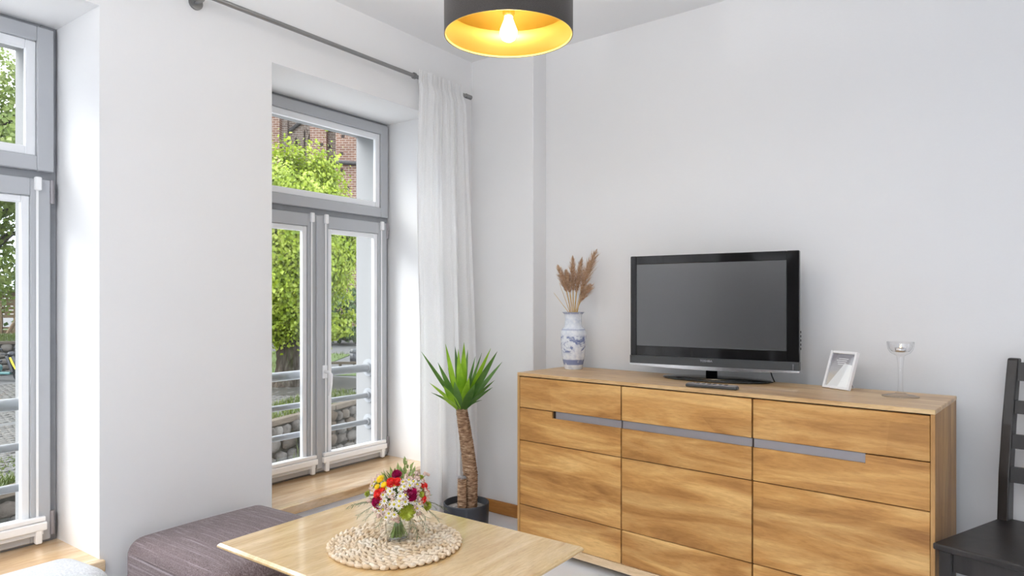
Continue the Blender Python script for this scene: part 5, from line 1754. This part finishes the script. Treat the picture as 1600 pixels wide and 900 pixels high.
M['brick_pale'] = brick_mat('pale_weathered_brick', dim(srgb(212, 186, 170)), dim(srgb(184, 156, 142)), dim(srgb(226, 218, 210), .4))
M['brick_dark'] = plain('dark_opening', dim(srgb(92, 74, 68)), .9)
M['ledge'] = plain('grey_stone_ledge', dim(srgb(120, 116, 116)), .9)
CD = 52.0
cho = at((425 - 800) / 1050 * CD, CD, G)
chu = thing('church', 'red brick gothic church with buttresses and lancet windows behind the lime tree', 'church', cho, YAW)
kc = CD / 1050
def cx(x): return (x - 425) * kc
def cz(y): return CAM_H - (y - 471.5) * kc - G
f = MB(); f.box(cx(250), 0.6, 0, cx(700), 12, cz(-60)); obj('nave_wall', f, M['brick_pale'], chu)
for a, b, d, m_, top in ((400, 440, -.5, 'brick', -60), (492, 517, -1.3, 'brick', -60), (517, 534, -.7, 'brick_pale', -60), (534, 575, -1.8, 'brick', -60), (430, 448, .1, 'brick_pale', -60), (575, 640, .2, 'brick_pale', -60), (640, 680, -1.2, 'brick', -60), (330, 372, -1.2, 'brick', -60)):
    f = MB(); f.box(cx(a), d, 0, cx(b), .7, cz(top)); obj('buttress', f, M[m_], chu)
def lancet(x0, x1, yb_, yt_):
    f = MB()
    w = cx(x1) - cx(x0); z0, z1 = cz(yb_), cz(yt_)
    pts = [(0, z0), (w, z0)]
    for k in range(7): 
        t = k / 6; pts.append((w - w / 2 * t ** 1.3, z1 - w * 1.2 + w * 1.2 * math.sin(t * PI / 2)))
    for k in range(1, 7):
        t = 1 - k / 6; pts.append((w / 2 * t ** 1.3, z1 - w * 1.2 + w * 1.2 * math.sin(t * PI / 2)))
    Mx = Matrix(((1, 0, 0, cx(x0)), (0, 0, 1, 0), (0, 1, 0, 0), (0, 0, 0, 1)))
    f.prism(pts, .56, .72, Mx)
    g = MB()
    for k in range(len(pts)):
        a, b = pts[k], pts[(k + 1) % len(pts)]
        g.tube([(cx(x0) + a[0], .58, a[1]), (cx(x0) + b[0], .58, b[1])], .09, 5, False)
    o = obj('lancet_window', f, M['brick_dark'], chu)
    obj('surround', g, M['brick_pale'], o)
lancet(470, 475.5, 330, 198); lancet(477, 486, 330, 203); lancet(455, 463, 330, 210)
f = MB(); f.tube([(cx(448), .45, cz(204)), (cx(472), .45, cz(184)), (cx(477), .45, cz(187))], .14, 6); obj('gable_moulding', f, M['ledge'], chu)
f = MB(); f.tube([(cx(517), -.75, cz(268)), (cx(524), -1.0, cz(265)), (cx(533), -1.85, cz(261.5)), (cx(545), -1.95, cz(262)), (cx(576), -1.95, cz(264))], .16, 6); obj('string_course', f, M['ledge'], chu)
for x, y in ((545, 222), (543, 248), (543, 273), (552, 300), (530, 226), (529, 249), (519, 207), (519, 232), (519, 256), (545, 196), (530, 275), (510, 232), (508, 256)):
    d = -1.8 if x >= 534 else (-.7 if x >= 517 else -1.3)
    f = MB(); f.box(cx(x) - .12, d - .012, cz(y) - .12, cx(x) + .12, d + .05, cz(y) + .12); obj('putlog_hole', f, M['brick_dark'], chu)
# shrubs closing the far side of the square
for k, (x, d, r_, h) in enumerate(((-13.2, 44, 2.6, 2.2), (-10.4, 45, 2.4, 1.9), (-7.6, 44, 2.0, 1.6), (-22, 46, 3.5, 3.2), (-30, 46, 4.0, 3.6), (-36, 44, 4.2, 4.2), (-4.5, 46, 2.6, 2.2), (-40, 40, 4.2, 4.0))):
    p = at(x, d, G)
    lb = ['dark rounded shrub before the church, far left of the lime trunk', 'dark green shrub before the church, behind the lime trunk', 'shrub seen low in the right casement before the church buttress',
          'wide bush before the left part of the church', 'large bush beyond the play hut, to its right', 'large bush right behind the play hut', 'shrub before the right end of the church', 'large bush beyond the play hut, to its left'][k]
    s_ = thing('shrub', lb, 'shrub', p, 0, 'shrubs beyond the square')
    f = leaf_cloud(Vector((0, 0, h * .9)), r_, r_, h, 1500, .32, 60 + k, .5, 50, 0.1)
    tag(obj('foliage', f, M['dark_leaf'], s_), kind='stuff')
    f = MB(); f.tube([(0, 0, 0), (0.05, 0, h)], [.12, .04], 7); obj('stem', f, M['tbark'], s_)

for k, (x, d, r_, h) in enumerate(((-47, 33, 4.6, 4.4), (-50, 24, 4.8, 4.2), (-52, 14, 5.0, 4.6), (-53, 4, 5.0, 4.4))):
    p = at(x, d, G)
    lb = ['broad far bush left of the three bushes behind the play hut', 'second broad bush to the left of the play hut', 'third broad bush to the left of the play hut', 'last broad bush at the left end of the row across the square'][k]
    s_ = thing('shrub', lb, 'shrub', p, 0, 'shrubs beyond the square')
    f = leaf_cloud(Vector((0, 0, h * .9)), r_, r_, h, 1800, .42, 80 + k, .5, 50, 0.1)
    tag(obj('foliage', f, M['dark_leaf'], s_), kind='stuff')
    f = MB(); f.tube([(0, 0, 0), (0.05, 0, h)], [.12, .04], 7); obj('stem', f, M['tbark'], s_)
